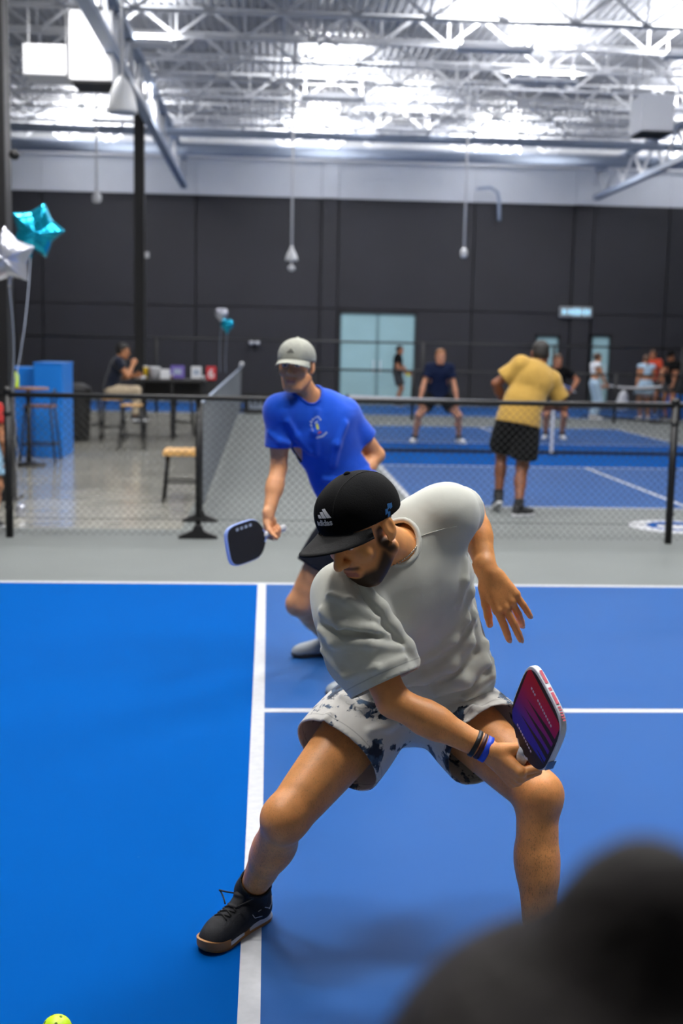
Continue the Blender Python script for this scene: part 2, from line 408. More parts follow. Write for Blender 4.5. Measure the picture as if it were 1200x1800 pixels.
# ================================================================ back wall: charcoal panels below, white above
YW = 36.5
wall = tag(MB().box((-16, YW+.12, 0), (20, YW+.4, 7.9)).build('wall_back', mat('dark_joint_paint', '#17171b', rough=.9)), 'charcoal back wall with a white band under the roof', kind='structure')  # darker core of the wall, showing in the joints between panels
cuts_x = [-16, -11.2, -6.64, -2.18, 1.5, 2.0, 6.05, 9.05, 9.65, 11.95, 16, 20]
holes = [(2.06, 4.42, 2.74), (8.0, 8.78, 2.16), (9.7, 10.36, 2.2), (-8.5, -7.45, 3.15)]
for i in range(len(cuts_x)-1):
    x0, x1 = cuts_x[i]+.02, cuts_x[i+1]-.02; dy = .07 if i in (4, 7) else 0
    hs = [h for h in holes if h[0] < x1 and h[1] > x0]
    bands = [(0, 2.78), (2.81, 6.0)]
    for z0, z1 in bands:
        segs = [(x0, x1, z0)]
        if z0 == 0 or any(h[2] > z0 for h in hs):
            for hx0, hx1, hz in hs:
                new = []
                for a, b, zz in segs:
                    if hx0 >= b or hx1 <= a: new.append((a, b, zz)); continue
                    if hx0 > a+.03: new.append((a, hx0, zz))
                    if hz < z1: new.append((max(a, hx0), min(b, hx1), max(zz, hz)))
                    if hx1 < b-.03: new.append((hx1, b, zz))
                segs = new
        mb = MB()
        for a, b, zz in segs: mb.box((a, YW-dy, zz), (b, YW+.13, z1))
        mb.build('wall_panel', M['dark_wall'], wall)
    MB().box((x0-.015, YW-.02-dy, 6.0), (x1+.015, YW+.13, 7.05)).build('white_wall_panel', M['white_wall'], wall)
tag(MB().box((-16, YW-.22, 7.02), (20, YW+.12, 7.24)).build('trim_1', M['white_steel']), 'white ledger beam along the top of the back wall', kind='structure')
tag(MB().box((-16, YW-.05, 7.2), (20, YW+.12, 7.9)).build('trim_2', M['white_wall']), 'white upper edge of the back wall', kind='structure')

def door(n, x0, x1, ztop, leaves, label):
    w = MB(); t = .06
    w.box((x0, YW+.0, 0), (x0+t, YW+.12, ztop)); w.box((x1-t, YW+.0, 0), (x1, YW+.12, ztop)); w.box((x0, YW+.0, ztop-t), (x1, YW+.12, ztop))
    d = tag(w.build('door_%d' % n, M['black_metal']), label, kind='structure')
    wd = (x1-x0-2*t)/leaves
    for k in range(leaves):
        a = x0+t+k*wd
        f = MB()
        for lo, hi in (((a, YW+.03, .02), (a+.05, YW+.08, ztop-t)), ((a+wd-.05, YW+.03, .02), (a+wd, YW+.08, ztop-t)), ((a, YW+.03, .02), (a+wd, YW+.08, .2)), ((a, YW+.03, ztop-t-.06), (a+wd, YW+.08, ztop-t))): f.box(lo, hi)
        lf = f.build('door_leaf', mat('teal_grey_frame', '#6f8f95', rough=.5), d)
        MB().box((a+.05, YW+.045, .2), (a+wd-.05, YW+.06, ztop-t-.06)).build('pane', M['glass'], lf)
        MB().bar((a+(.1 if k else wd-.1), YW+.0, .9), (a+(.1 if k else wd-.1), YW+.0, 1.3), .025).build('handle', M['white_steel'], lf)
door(1, 2.06, 4.42, 2.74, 2, 'wide glass double door in the charcoal wall')
door(2, 8.0, 8.78, 2.16, 1, 'narrow glass door left of the lit sign')
door(3, 9.7, 10.36, 2.2, 1, 'narrow glass door right of the lit sign')
door(4, -8.5, -7.45, 3.15, 1, 'tall glass door at the left end of the back wall')

# lit wall sign above the two narrow doors
sg = empty('wall_sign', (9.189, 36.360, 2.840), 'small lit rectangular sign with pale cyan lettering on the charcoal wall', 'sign')
sx, sy, sz = sg.location
MB().box((sx-.50, sy, sz-.165), (sx+.50, sy+.10, sz+.165)).build('sign_box', mat('sign_grey', '#7d8288', rough=.5), sg, bevel=.03)
lm = mat('sign_cyan_light', '#a9dcf2', rough=.5, emit=.55)
for k, (a, b, h) in enumerate(((-.42, -.33, .15), (-.30, -.27, .15), (-.22, -.12, .15), (-.09, .0, .2), (.03, .13, .2), (.16, .21, .13), (.24, .31, .2), (.34, .43, .16))):
    MB().box((sx+a, sy-.012, sz-h/2+.01), (sx+b, sy+.005, sz+h/2+.01)).build('sign_letter', lm, sg)

# bent pipe on the white band
pp = [(6.021, 36.100, 6.336), (6.423, 36.100, 6.379), (6.630, 36.100, 6.255), (6.689, 36.100, 6.029), (6.711, 36.100, 5.442)]
tag(MB().tube(pp, .05, 8).build('wall_pipe', M['grey_steel'], smooth=True), 'grey bent pipe hanging down over the white wall band', 'pipe')
# small white wall boxes
for (px, py), lb in (((447,602), 'small white twin-head emergency lamp on the charcoal wall'), ((257,448), 'tiny white box on the black hall column')):
    q = ((-0.436, 36.350, 1.754) if px == 447 else (-2.532, 25.600, 3.476))
    b = empty('wall_lamp', q, lb, 'lamp')
    if px == 447:
        for s in (-1, 1): MB().lathe([(.03, 0), (.065, .03), (.07, .08)], (q[0]+s*.075, q[1]+.02, q[2]), 12, axis=(s*.2, -1, 0)).build('lamp_head', M['white_plastic'], b, smooth=True)
        MB().box((q[0]-.1, q[1]+.02, q[2]-.05), (q[0]+.1, q[1]+.15, q[2]+.05)).build('lamp_body', M['black_plastic'], b, bevel=.01)
    else: MB().box((q[0]-.04, q[1]-.03, q[2]-.06), (q[0]+.04, q[1]+.05, q[2]+.06)).build('lamp_body', M['white_plastic'], b, bevel=.01)

# ================================================================ roof: corrugated deck, joists, girders, columns
ZD = 7.62
mb = MB(); pitch = .152; x = -13.0; vs = []; prof = []
while x < 17.5:
    prof += [(x, 0), (x+.045, 0), (x+.062, .038), (x+.135, .038)]; x += pitch
vs = [(a, 8.0, ZD+b) for a, b in prof] + [(a, 37.0, ZD+b) for a, b in prof]; n = len(prof)
mb.add(vs, [(i, i+1, n+i+1, n+i) for i in range(n-1)])
deck = tag(mb.build('ceiling', M['deck']), 'corrugated metal roof deck', kind='structure')
deck.modifiers.new('thick', 'SOLIDIFY').thickness = .01
tag(MB().box((-14, -3, ZD+.02), (18, 8.0, ZD+.06)).build('ceiling_near', M['white_wall']), 'roof over the near court', kind='structure')

XJ0, XJ1 = -11.5, 15.5
def joist(y, label):
    zt, zb = ZD-.02, 7.06
    j = empty('roof_joist', (0, y, zb), label, 'joist', 'white open-web roof joists')
    MB().box((XJ0, y-.05, zt-.05), (XJ1, y+.05, zt)).build('top_chord', M['white_steel'], j)
    MB().box((XJ0, y-.05, zb), (XJ1, y+.05, zb+.05)).build('bottom_chord', M['white_steel'], j)
    return j
joists = []
ys = [20.9+1.72*k for k in range(9)]
words = ['nearest', 'second', 'third', 'fourth', 'fifth', 'sixth', 'seventh', 'eighth', 'ninth']
web_d = web_v = None
for k, y in enumerate(ys):
    j = joist(y, 'white open-web roof joist, %s from the camera' % words[k] if k else 'white open-web roof joist nearest the camera')
    off = (.0, .55, .28)[k % 3]; p = 1.22; x = XJ0+off
    while x < XJ1-p:
        for kind in (0, 1, 2):
            if web_d is None or kind not in web_d:
                web_d = web_d or {}
                if kind == 0: m_ = MB().bar((-p/2, 0, .5), (0, 0, .04), .045)
                elif kind == 1: m_ = MB().bar((p/2, 0, .5), (0, 0, .04), .045)
                else: m_ = MB().bar((0, 0, .05), (0, 0, .5), .035)
                web_d[kind] = m_.build('web_member', M['white_steel']).data
                bpy.data.objects.remove(bpy.data.objects[-1]) if False else None
        x += p
    joists.append((j, y, off))
for o in [o for o in COL.objects if o.name.startswith('web_member')]: bpy.data.objects.remove(o)
for j, y, off in joists:
    x = XJ0+off+.7
    while x < XJ1-.7:
        if abs(x-1.7) < .31*y:                   # within sight of the photograph
            for kind in (0, 1, 2):
                o = bpy.data.objects.new('web_member', web_d[kind]); COL.objects.link(o); o.location = (x, 0, 0); o.parent = j
        x += 1.22
for (x, l) in ((-2.5, 'grey steel roof girder running back over the left column'), (9.6, 'grey steel roof girder running back on the right')):
    g = empty('roof_girder', (x, 24, 6.15), l, 'girder', 'lattice roof girders')
    y0, y1 = 12.5, 36.2
    MB().box((x-.09, y0, 6.12), (x+.09, y1, 6.26)).build('bottom_chord', M['grey_steel'], g)
    MB().box((x-.08, y0, 6.92), (x+.08, y1, 7.04)).build('top_chord', M['grey_steel'], g)
    y = y0+.3; k = 0
    while y < y1-1:
        MB().bar((x, y, 6.24), (x, y+.86, 6.94), .06).build('web_member', M['white_steel'], g)
        MB().bar((x, y+1.72, 6.24), (x, y+.86, 6.94), .06).build('web_member', M['white_steel'], g); y += 1.72
# bridging rods between the joists
for x in (.2, 5.2):
    MBb = MB().bar((x, 20.9, 7.12), (x, 36, 7.12), .03)
    tag(MBb.build('bridging_rod', M['white_steel']), 'thin white bridging rod across the joists, %s' % ('near the middle' if x < 1 else 'towards the right'), 'rod', 'bridging rods')
# fat ducts crossing under the far joists
for y, z, r, l in ((33.2, 6.78, .16, 'long pale round duct across the far end of the roof'), (30.4, 6.75, .10, 'thinner pale pipe across the roof in front of the duct')):
    tag(MB().tube([(-11, y, z), (15, y, z)], r, 14).build('roof_duct', M['grey_steel'], smooth=True), l, 'duct', 'roof ducts')

def column(px_lo, w, y, zb, label, cap=True):
    c = empty('hall_column', (px_lo, y, 0), label, 'column')
    MB().box((px_lo-w/2, y-w/2, 0), (px_lo+w/2, y+w/2, zb)).build('shaft', M['black_metal'], c, bevel=.008)
    MB().box((px_lo-w/2-.06, y-w/2-.06, 0), (px_lo+w/2+.06, y+w/2+.06, .02)).build('base_plate', M['black_metal'], c)
    MB().box((px_lo-w/2, y-w/2, zb), (px_lo+w/2, y+w/2, zb+.55)).build('white_top', M['white_steel'], c)
    return c
q = (-2.698, 25.800, 1.710); column(q[0], .21, 25.8, 6.4, 'black square column standing behind the high table')
q = (-2.699, 13.000, 2.258); column(q[0]-.16, .32, 13.0, 6.9, 'thick black column at the left edge behind the balloons')
nb = (-2.640, 12.800, 3.541); tag(MB().lathe([(.02, 0), (.05, .03), (.05, .07), (.02, .1)], nb, 14, axis=(1, -.2, 0)).build('column_bracket', M['black_metal'], smooth=True), 'small black knob fixed to the left column', 'bracket')

# roof equipment
def vent_box(name, x0, x1, y0, y1, z0, z1, label, grille):
    b = empty(name, ((x0+x1)/2, (y0+y1)/2, z0), label, 'roof unit')
    MB().box((x0, y0, z0), (x1, y1, z1)).build('housing', M['white_steel'], b, bevel=.02)
    for x in (x0+.04, x1-.04): MB().tube([(x, (y0+y1)/2, z1), (x, (y0+y1)/2, ZD)], .012, 6).build('hanger_rod', M['white_steel'], b)
    if grille:
        MB().box((x0+.12, y0-.015, z0+.12), (x1-.12, y0, z1-.1)).build('grille', M['grey_steel'], b)
        k = 0; z = z0+.14
        while z < z1-.12:
            MB().box((x0+.13, y0-.03, z), (x1-.13, y0-.012, z+.02)).build('slat', M['white_steel'], b); z += .045
    else:
        MB().box((x0+.03, y0+.03, z0-.03), (x1-.03, y1-.03, z0)).build('underside', M['black_plastic'], b)
a = (-3.883, 19.900, 5.801); b_ = (-3.211, 19.900, 6.266); vent_box('air_unit', a[0], b_[0], 19.9, 20.5, a[2], b_[2], 'white roof air unit with a slatted grille', True)
a = (-3.132, 19.700, 5.698); b_ = (-2.471, 19.700, 6.748); vent_box('air_unit', a[0], b_[0], 19.7, 20.5, a[2], b_[2], 'plain tall white roof unit beside the grille', False)
a = (7.211, 24.500, 5.994); b_ = (7.874, 24.500, 6.703); vent_box('unit_heater', a[0], b_[0], 24.1, 24.9, a[2], b_[2], 'white unit heater hanging under the roof on the right', False)

def pendant(px, y, zb, r, label, kind):
    p = empty('pendant', (px, y, zb), label, 'pendant')
    h = r*2.4
    MB().tube([(px, y, zb+h), (px, y, ZD)], .022 if kind else .016, 8).build('rod', M['white_steel'], p, smooth=True)
    if kind == 1:
        MB().lathe([(r, 0), (r*1.02, .02), (r*.97, h*.22), (r*.86, h*.45), (r*.68, h*.68), (r*.42, h*.87), (r*.15, h*.98), (.03, h)], (px, y, zb), 24).build('shade', M['white_plastic'], p, smooth=True)
        MB().lathe([(r*.93, -.012), (r*.93, .01)], (px, y, zb), 24).build('lens', M['grey_steel'], p)
    elif kind == 2:
        MB().lathe([(r, .18), (r*1.02, .2), (r*.8, .18+h*.4), (r*.3, .18+h*.8), (.02, .18+h)], (px, y, zb), 20).build('shade', M['white_plastic'], p, smooth=True)
        MB().tube([(px, y, zb), (px, y, zb+.2)], .02, 8).build('stem', M['white_plastic'], p)
        MB().lathe([(.02, -.03), (.07, 0), (.07, .06), (.02, .09)], (px, y, zb), 14).build('knob', M['white_plastic'], p, smooth=True)
    else:
        MB().lathe([(r*.7, 0), (r, .04), (r, .14), (.03, .2), (.03, h)], (px, y, zb), 14).build('end_cap', M['white_plastic'], p, smooth=True)
q = (-2.122, 18.000, 4.923); pendant(q[0], 18.0, q[2], .21, 'large white bell pendant hanging above the seating area', 1)
q = (-3.323, 24.000, 4.325); pendant(q[0], 24.0, q[2], .09, 'white drop rod with a blunt end cap left of the black column', 3)
q = (0.434, 25.000, 3.209); pendant(q[0], 25.0, q[2], .125, 'small white bell pendant with a knob below, in the middle of the hall', 2)
q = (3.948, 25.000, 3.530); pendant(q[0], 25.0, q[2], .07, 'thin white drop rod right of the glass double door', 3)

# trough fixtures of the up-lights
ORD = ['first', 'second', 'third', 'fourth', 'fifth', 'sixth', 'seventh', 'eighth']
for k, (x, y, p) in enumerate(UPLIGHTS):
    if y < 15: continue
    u = empty('uplight_trough', (x, y, 6.85), 'shallow white uplight trough below the joists, %s' % ('%s row from the camera, %s from the left' % (ORD[sorted({round(t[1]) for t in UPLIGHTS if t[1] > 15}).index(round(y))], ORD[sum(1 for t in UPLIGHTS if round(t[1]) == round(y) and t[0] < x)])), 'light', 'uplight troughs')
    MB().box((x-.68, y-.17, 6.88), (x+.68, y+.17, 6.90)).box((x-.68, y-.17, 6.90), (x+.68, y-.155, 6.96)).box((x-.68, y+.155, 6.90), (x+.68, y+.17, 6.96)).build('tray', M['white_steel'], u)
    for s in (-1, 1): MB().bar((x+s*.6, y, 6.9), (x+s*.6, y, ZD), .015).build('hanger', M['white_steel'], u)

# ================================================================ fences and nets
def chain_link(p0, p1, z0, z1, wire, name, m, parent, pitch=.066):
    p0, p1 = np.array(p0, float), np.array(p1, float); L = np.linalg.norm(p1-p0); d = (p1-p0)/L; nn = np.array((-d[1], d[0]))
    hp = pitch; nz = int((z1-z0)/(hp/2)); vs, fs = [], []
    i = 0; nw = int(L/pitch)
    for w in range(nw):
        for sgn in (1, -1):                      # each wire zig-zags half a cell to either side
            pass
        x0 = w*pitch
        prev = None
        for k in range(nz+1):
            x = x0 + (pitch/2 if k % 2 else 0) ; z = z0 + k*(z1-z0)/nz
            c = p0[:2] + d*x; off = nn*(.003 if k % 2 else -.003)
            ring = [(c[0]+off[0]+d[0]*wire, c[1]+off[1]+d[1]*wire, z), (c[0]+off[0]+nn[0]*wire, c[1]+off[1]+nn[1]*wire, z), (c[0]+off[0]-d[0]*wire, c[1]+off[1]-d[1]*wire, z), (c[0]+off[0]-nn[0]*wire, c[1]+off[1]-nn[1]*wire, z)]
            vs += ring
            if prev is not None:
                for q in range(4): fs.append((prev+q, prev+(q+1) % 4, i+(q+1) % 4, i+q))
            prev = i; i += 4
        prev = None
        for k in range(nz+1):
            x = x0 - (pitch/2 if k % 2 else 0) ; z = z0 + k*(z1-z0)/nz
            c = p0[:2] + d*x; off = nn*(.003 if k % 2 else -.003)
            vs += [(c[0]+off[0]+d[0]*wire, c[1]+off[1]+d[1]*wire, z), (c[0]+off[0]+nn[0]*wire, c[1]+off[1]+nn[1]*wire, z), (c[0]+off[0]-d[0]*wire, c[1]+off[1]-d[1]*wire, z), (c[0]+off[0]-nn[0]*wire, c[1]+off[1]-nn[1]*wire, z)]
            if prev is not None:
                for q in range(4): fs.append((prev+q, prev+(q+1) % 4, i+(q+1) % 4, i+q))
            prev = i; i += 4
    me = bpy.data.meshes.new(name); me.from_pydata(vs, [], fs); me.update()
    o = link(name, me, m, parent); o['kind'] = 'stuff'; return o

FY = 10.46
fence = empty('chain_link_fence', (0, FY, 0), 'black chain-link fence crossing the hall behind the near court', 'fence')
chain_link((-4.6, FY), (6.2, FY), .03, 1.2, .0022, 'chain_link_mesh', M['wire'], fence)
MB().tube([(-4.6, FY, 1.225), (6.2, FY, 1.225)], .023, 10).build('top_rail', M['black_metal'], fence, smooth=True)
MB().tube([(-4.6, FY+.005, .17), (6.2, FY+.005, .17)], .003, 6).build('tension_wire', M['wire'], fence)
for px in (-2.215, 3.57):
    MB().tube([(px, FY+.01, 0), (px, FY+.01, 1.25)], .033, 12).build('post', M['black_metal'], fence, smooth=True)
    MB().lathe([(.04, 0), (.04, .03), (.02, .05)], (px, FY+.01, 1.24), 12).build('post_cap', M['black_metal'], fence, smooth=True)
    for z in (.25, .65, 1.05): MB().lathe([(.038, 0), (.038, .025)], (px, FY+.01, z), 12).build('tension_band', M['black_metal'], fence)
def foot_post(x, y, h, parent, along):
    MB().tube([(x, y, .02), (x, y, h)], .026, 10).build('post', M['black_metal'], parent, smooth=True)
    f = MB()
    pr = [(-.17, 0), (.17, 0), (.17, .02), (.05, .07), (.03, .12), (-.03, .12), (-.05, .07), (-.17, .02)]
    f.prism(pr, .07, ((x, y-.035, 0), (1, 0, 0), (0, 0, 1), (0, 1, 0))) if along == 'x' else f.prism(pr, .07, ((x-.035, y, 0), (0, 1, 0), (0, 0, 1), (1, 0, 0)))
    f.build('foot', M['black_metal'], parent, bevel=.006)
foot_post(-.6, FY+.03, 1.22, fence, 'x')

div = empty('divider_net', (-.66, 20, 0), 'long grey divider net running back from the fence beside the seating area', 'net')
chain_link((-.64, 11.55), (-.70, 30.6), .10, 1.1, .0022, 'net_mesh', M['grey_wire'], div, pitch=.06)
MB().tube([(-.64, 11.5, 1.12), (-.70, 30.6, 1.12)], .014, 8).build('top_cord', M['grey_steel'], div, smooth=True)
foot_post(-.64, 11.5, 1.14, div, 'x'); foot_post(-.70, 30.65, 1.16, div, 'x')
MB().lathe([(.03, 0), (.05, .02), (.05, .1), (.02, .13)], (-.70, 30.6, 1.14), 12, axis=(.3, -.5, .8)).build('end_cap', M['white_plastic'], div, smooth=True)

def portable_net(x0, x1, y0, y1, label, sag=.05, nv=150, centre=True, tape_m='white_tape'):
    nt = empty('court_net', ((x0+x1)/2, (y0+y1)/2, 0), label, 'net')
    a, b = Vector((x0, y0, 0)), Vector((x1, y1, 0)); d = (b-a); L = d.length; d.normalize(); side = Vector((-d.y, d.x, 0))
    def top(t): return .914 - sag*(1-(2*t-1)**2)
    mb = MB()
    for i in range(nv+1):
        t = i/nv; p = a+d*(L*t); mb.bar(p+Vector((0, 0, .06)), p+Vector((0, 0, top(t)-.04)), .003)
    nh = 18
    for k in range(nh):
        z = .06+k*.78/nh
        mb.bar(a+Vector((0, 0, z)), b+Vector((0, 0, z)), .003)
    o = mb.build('net_mesh', M['net'], nt); o['kind'] = 'stuff'
    N = 24; tp = MB(); bd = MB()
    for i in range(N):
        p, q = a+d*(L*i/N), a+d*(L*(i+1)/N); z0, z1 = top(i/N), top((i+1)/N)
        tp.bar(p+Vector((0, 0, z0-.02)), q+Vector((0, 0, z1-.02)), .012, .045)
        bd.bar(p+Vector((0, 0, z0-.07)), q+Vector((0, 0, z1-.07)), .010, .05)
    tp.build('top_tape', M[tape_m], nt); bd.build('tape_band', M['net'], nt)
    MB().bar(a+Vector((0, 0, .035)), b+Vector((0, 0, .035)), .03, .045).build('bottom_bar', M['black_metal'], nt)
    for p in (a, b):
        MB().tube([p, p+Vector((0, 0, .93))], .022, 10).build('post', M['black_metal'], nt, smooth=True)
        MB().bar(p-side*.3+Vector((0, 0, .02)), p+side*.3+Vector((0, 0, .02)), .05, .04).build('foot', M['black_metal'], nt)
    if centre:
        c = (a+b)/2; MB().bar(c+Vector((0, -.012, .03)), c+Vector((0, -.012, .87)), .012, .055, up=(1, 0, 0)).build('centre_strap', M['white_tape'], nt)
        MB().bar(c-side*.25+Vector((0, 0, .02)), c+side*.25+Vector((0, 0, .02)), .04, .03).build('foot', M['black_metal'], nt)
    return nt
portable_net(XC-3.35, XC+3.35, YN, YN, 'black court net with a white centre strap on the court behind the fence')
a = (8.322, 31.000, 1.143); b_ = (9.414, 28.600, 0.986)
portable_net(a[0], b_[0], 31.0, 28.6, 'white-topped net at the far right beside the two women', sag=.08, nv=70, centre=False)

def rail_fence(y, x0, x1, h, step, label, mesh=True):
    f = empty('back_fence', ((x0+x1)/2, y, 0), label, 'fence')
    MB().tube([(x0, y, h), (x1, y, h)], .025, 8).build('top_rail', M['black_metal'], f, smooth=True)
    x = x0
    while x <= x1+.01:
        MB().tube([(x, y, 0), (x, y, h+.03)], .035, 8).build('post', M['black_metal'], f, smooth=True); x += step
    if mesh: chain_link((x0, y), (x1, y), .04, h, .0014, 'chain_link_mesh', M['wire'], f, pitch=.075)
    return f
rail_fence(28.3, .95, 13.0, 1.15, 2.41, 'low black fence behind the far court')
rail_fence(29.7, -9.2, 13.5, 1.8, 3.24, 'tall black fence in front of the back wall courts', mesh=False)
# sponsor banner low on the black netting left of the partner's shoulder
a = (-0.609, 30.000, 0.069); b_ = (0.198, 30.000, 0.502)
bn = empty('banner', (a[0], 30.0, a[2]), 'black banner with a small white printed panel, low beyond the divider net', 'banner')
MB().box((a[0], 29.98, 0.0), (b_[0]+.3, 30.02, b_[2])).build('banner_cloth', M['black_plastic'], bn)
c0 = (-0.483, 29.970, 0.114); c1 = (0.059, 29.970, 0.417)
MB().box((c0[0], 29.965, c0[2]), (c1[0], 29.98, c1[2])).build('print_panel', mat('print_grey', '#8d98a8', rough=.6), bn)
for k in range(4): MB().box((c0[0]+.06+k*.13, 29.955, c0[2]+.10), (c0[0]+.13+k*.13, 29.966, c1[2]-.09)).build('print_block', M['black_plastic'], bn)

# ================================================================ people: bodies, heads, hands, clothes, shoes
def skin_mat(name='skin'):
    m = bpy.data.materials.new(name); m.use_nodes = True; nt = m.node_tree; b = nt.nodes['Principled BSDF']
    a = nt.nodes.new('ShaderNodeAttribute'); a.attribute_name = 'tint'
    tc = nt.nodes.new('ShaderNodeTexCoord')
    n = nt.nodes.new('ShaderNodeTexNoise'); n.inputs['Scale'].default_value = 22; n.inputs['Detail'].default_value = 5
    r = nt.nodes.new('ShaderNodeMapRange'); r.inputs['From Min'].default_value = .3; r.inputs['From Max'].default_value = .7; r.inputs['To Min'].default_value = .88; r.inputs['To Max'].default_value = 1.1
    mul = nt.nodes.new('ShaderNodeMixRGB'); mul.blend_type = 'MULTIPLY'; mul.inputs['Fac'].default_value = 1
    nt.links.new(tc.outputs['Object'], n.inputs['Vector']); nt.links.new(n.outputs['Fac'], r.inputs['Value'])
    nt.links.new(a.outputs['Color'], mul.inputs['Color1']); nt.links.new(r.outputs['Result'], mul.inputs['Color2'])
    # fine body hair: streaky noise, only where the attribute's alpha asks for it
    mp = nt.nodes.new('ShaderNodeMapping'); mp.inputs['Scale'].default_value = (1, 1, .35)
    h = nt.nodes.new('ShaderNodeTexNoise'); h.inputs['Scale'].default_value = 330; h.inputs['Detail'].default_value = 4; h.inputs['Distortion'].default_value = 1.2
    hr = nt.nodes.new('ShaderNodeMapRange'); hr.inputs['From Min'].default_value = .54; hr.inputs['From Max'].default_value = .66; hr.inputs['To Max'].default_value = .6
    hm = nt.nodes.new('ShaderNodeMath'); hm.operation = 'MULTIPLY'
    mx = nt.nodes.new('ShaderNodeMixRGB'); mx.inputs['Color2'].default_value = (*lin('#3a2318'), 1)
    nt.links.new(tc.outputs['Object'], mp.inputs['Vector']); nt.links.new(mp.outputs['Vector'], h.inputs['Vector']); nt.links.new(h.outputs['Fac'], hr.inputs['Value'])
    nt.links.new(hr.outputs['Result'], hm.inputs[0]); nt.links.new(a.outputs['Alpha'], hm.inputs[1]); nt.links.new(hm.outputs['Value'], mx.inputs['Fac'])
    nt.links.new(mul.outputs['Color'], mx.inputs['Color1']); nt.links.new(mx.outputs['Color'], b.inputs['Base Color'])
    n2 = nt.nodes.new('ShaderNodeTexNoise'); n2.inputs['Scale'].default_value = 260; n2.inputs['Detail'].default_value = 3
    bp = nt.nodes.new('ShaderNodeBump'); bp.inputs['Strength'].default_value = .08; bp.inputs['Distance'].default_value = .004
    nt.links.new(tc.outputs['Object'], n2.inputs['Vector']); nt.links.new(n2.outputs['Fac'], bp.inputs['Height']); nt.links.new(bp.outputs['Normal'], b.inputs['Normal'])
    b.inputs['Roughness'].default_value = .48; b.inputs['Specular IOR Level'].default_value = .4
    b.inputs['Subsurface Weight'].default_value = .12; b.inputs['Subsurface Radius'].default_value = (.012, .005, .003); b.inputs['Subsurface Scale'].default_value = 1.0
    return m
SKIN = skin_mat()

def fabric(name, color, var=.05, hemline=True, rough=.9, sheen=.2, vscale=18, wr=.25, wscale=9):
    m = mat(name, color, rough=rough, var=var, vscale=vscale, sheen=sheen, spec=.2)
    nt = m.node_tree; b = nt.nodes['Principled BSDF']; base = b.inputs['Base Color'].links[0].from_socket
    tc = nt.nodes.new('ShaderNodeTexCoord')
    w = nt.nodes.new('ShaderNodeTexNoise'); w.inputs['Scale'].default_value = 700; w.inputs['Detail'].default_value = 2
    l = nt.nodes.new('ShaderNodeTexNoise'); l.inputs['Scale'].default_value = wscale; l.inputs['Detail'].default_value = 3; l.inputs['Distortion'].default_value = .6
    b1 = nt.nodes.new('ShaderNodeBump'); b1.inputs['Strength'].default_value = .12; b1.inputs['Distance'].default_value = .003
    b2 = nt.nodes.new('ShaderNodeBump'); b2.inputs['Strength'].default_value = wr; b2.inputs['Distance'].default_value = .02
    for t in (w, l): nt.links.new(tc.outputs['Object'], t.inputs['Vector'])
    nt.links.new(w.outputs['Fac'], b1.inputs['Height']); nt.links.new(l.outputs['Fac'], b2.inputs['Height'])
    nt.links.new(b2.outputs['Normal'], b1.inputs['Normal']); nt.links.new(b1.outputs['Normal'], b.inputs['Normal'])
    if hemline:                                   # a stitched seam a finger's width above each hem
        a = nt.nodes.new('ShaderNodeAttribute'); a.attribute_name = 'tint'; sp = nt.nodes.new('ShaderNodeSeparateColor')
        nt.links.new(a.outputs['Color'], sp.inputs['Color'])
        c = nt.nodes.new('ShaderNodeMath'); c.operation = 'COMPARE'; c.inputs[1].default_value = .022; c.inputs[2].default_value = .0016
        mx = nt.nodes.new('ShaderNodeMixRGB'); mx.inputs['Color2'].default_value = (*[v*.72 for v in lin(color)], 1)
        nt.links.new(sp.outputs['Red'], c.inputs[0]); nt.links.new(c.outputs['Value'], mx.inputs['Fac']); nt.links.new(base, mx.inputs['Color1']); nt.links.new(mx.outputs['Color'], b.inputs['Base Color'])
    return m

def blotch_fabric(name, base, ink, ink2):
    m = fabric(name, base, var=.03, hemline=True, wr=.3)
    nt = m.node_tree; b = nt.nodes['Principled BSDF']; src = b.inputs['Base Color'].links[0].from_socket
    tc = nt.nodes.new('ShaderNodeTexCoord')
    n = nt.nodes.new('ShaderNodeTexNoise'); n.inputs['Scale'].default_value = 12.5; n.inputs['Detail'].default_value = 5; n.inputs['Roughness'].default_value = .6; n.inputs['Distortion'].default_value = .35
    n2 = nt.nodes.new('ShaderNodeTexNoise'); n2.inputs['Scale'].default_value = 34; n2.inputs['Detail'].default_value = 4
    r = nt.nodes.new('ShaderNodeMapRange'); r.inputs['From Min'].default_value = .535; r.inputs['From Max'].default_value = .565
    col = nt.nodes.new('ShaderNodeMixRGB'); col.inputs['Color1'].default_value = (*lin(ink), 1); col.inputs['Color2'].default_value = (*lin(ink2), 1)
    r2 = nt.nodes.new('ShaderNodeMapRange'); r2.inputs['From Min'].default_value = .42; r2.inputs['From Max'].default_value = .62
    mx = nt.nodes.new('ShaderNodeMixRGB')
    for t in (n, n2): nt.links.new(tc.outputs['Object'], t.inputs['Vector'])
    nt.links.new(n.outputs['Fac'], r.inputs['Value']); nt.links.new(n2.outputs['Fac'], r2.inputs['Value']); nt.links.new(r2.outputs['Result'], col.inputs['Fac'])
    nt.links.new(r.outputs['Result'], mx.inputs['Fac']); nt.links.new(src, mx.inputs['Color1']); nt.links.new(col.outputs['Color'], mx.inputs['Color2'])
    nt.links.new(mx.outputs['Color'], b.inputs['Base Color'])
    return m

def lerp(a, b, t): return np.asarray(a, float)*(1-t)+np.asarray(b, float)*t

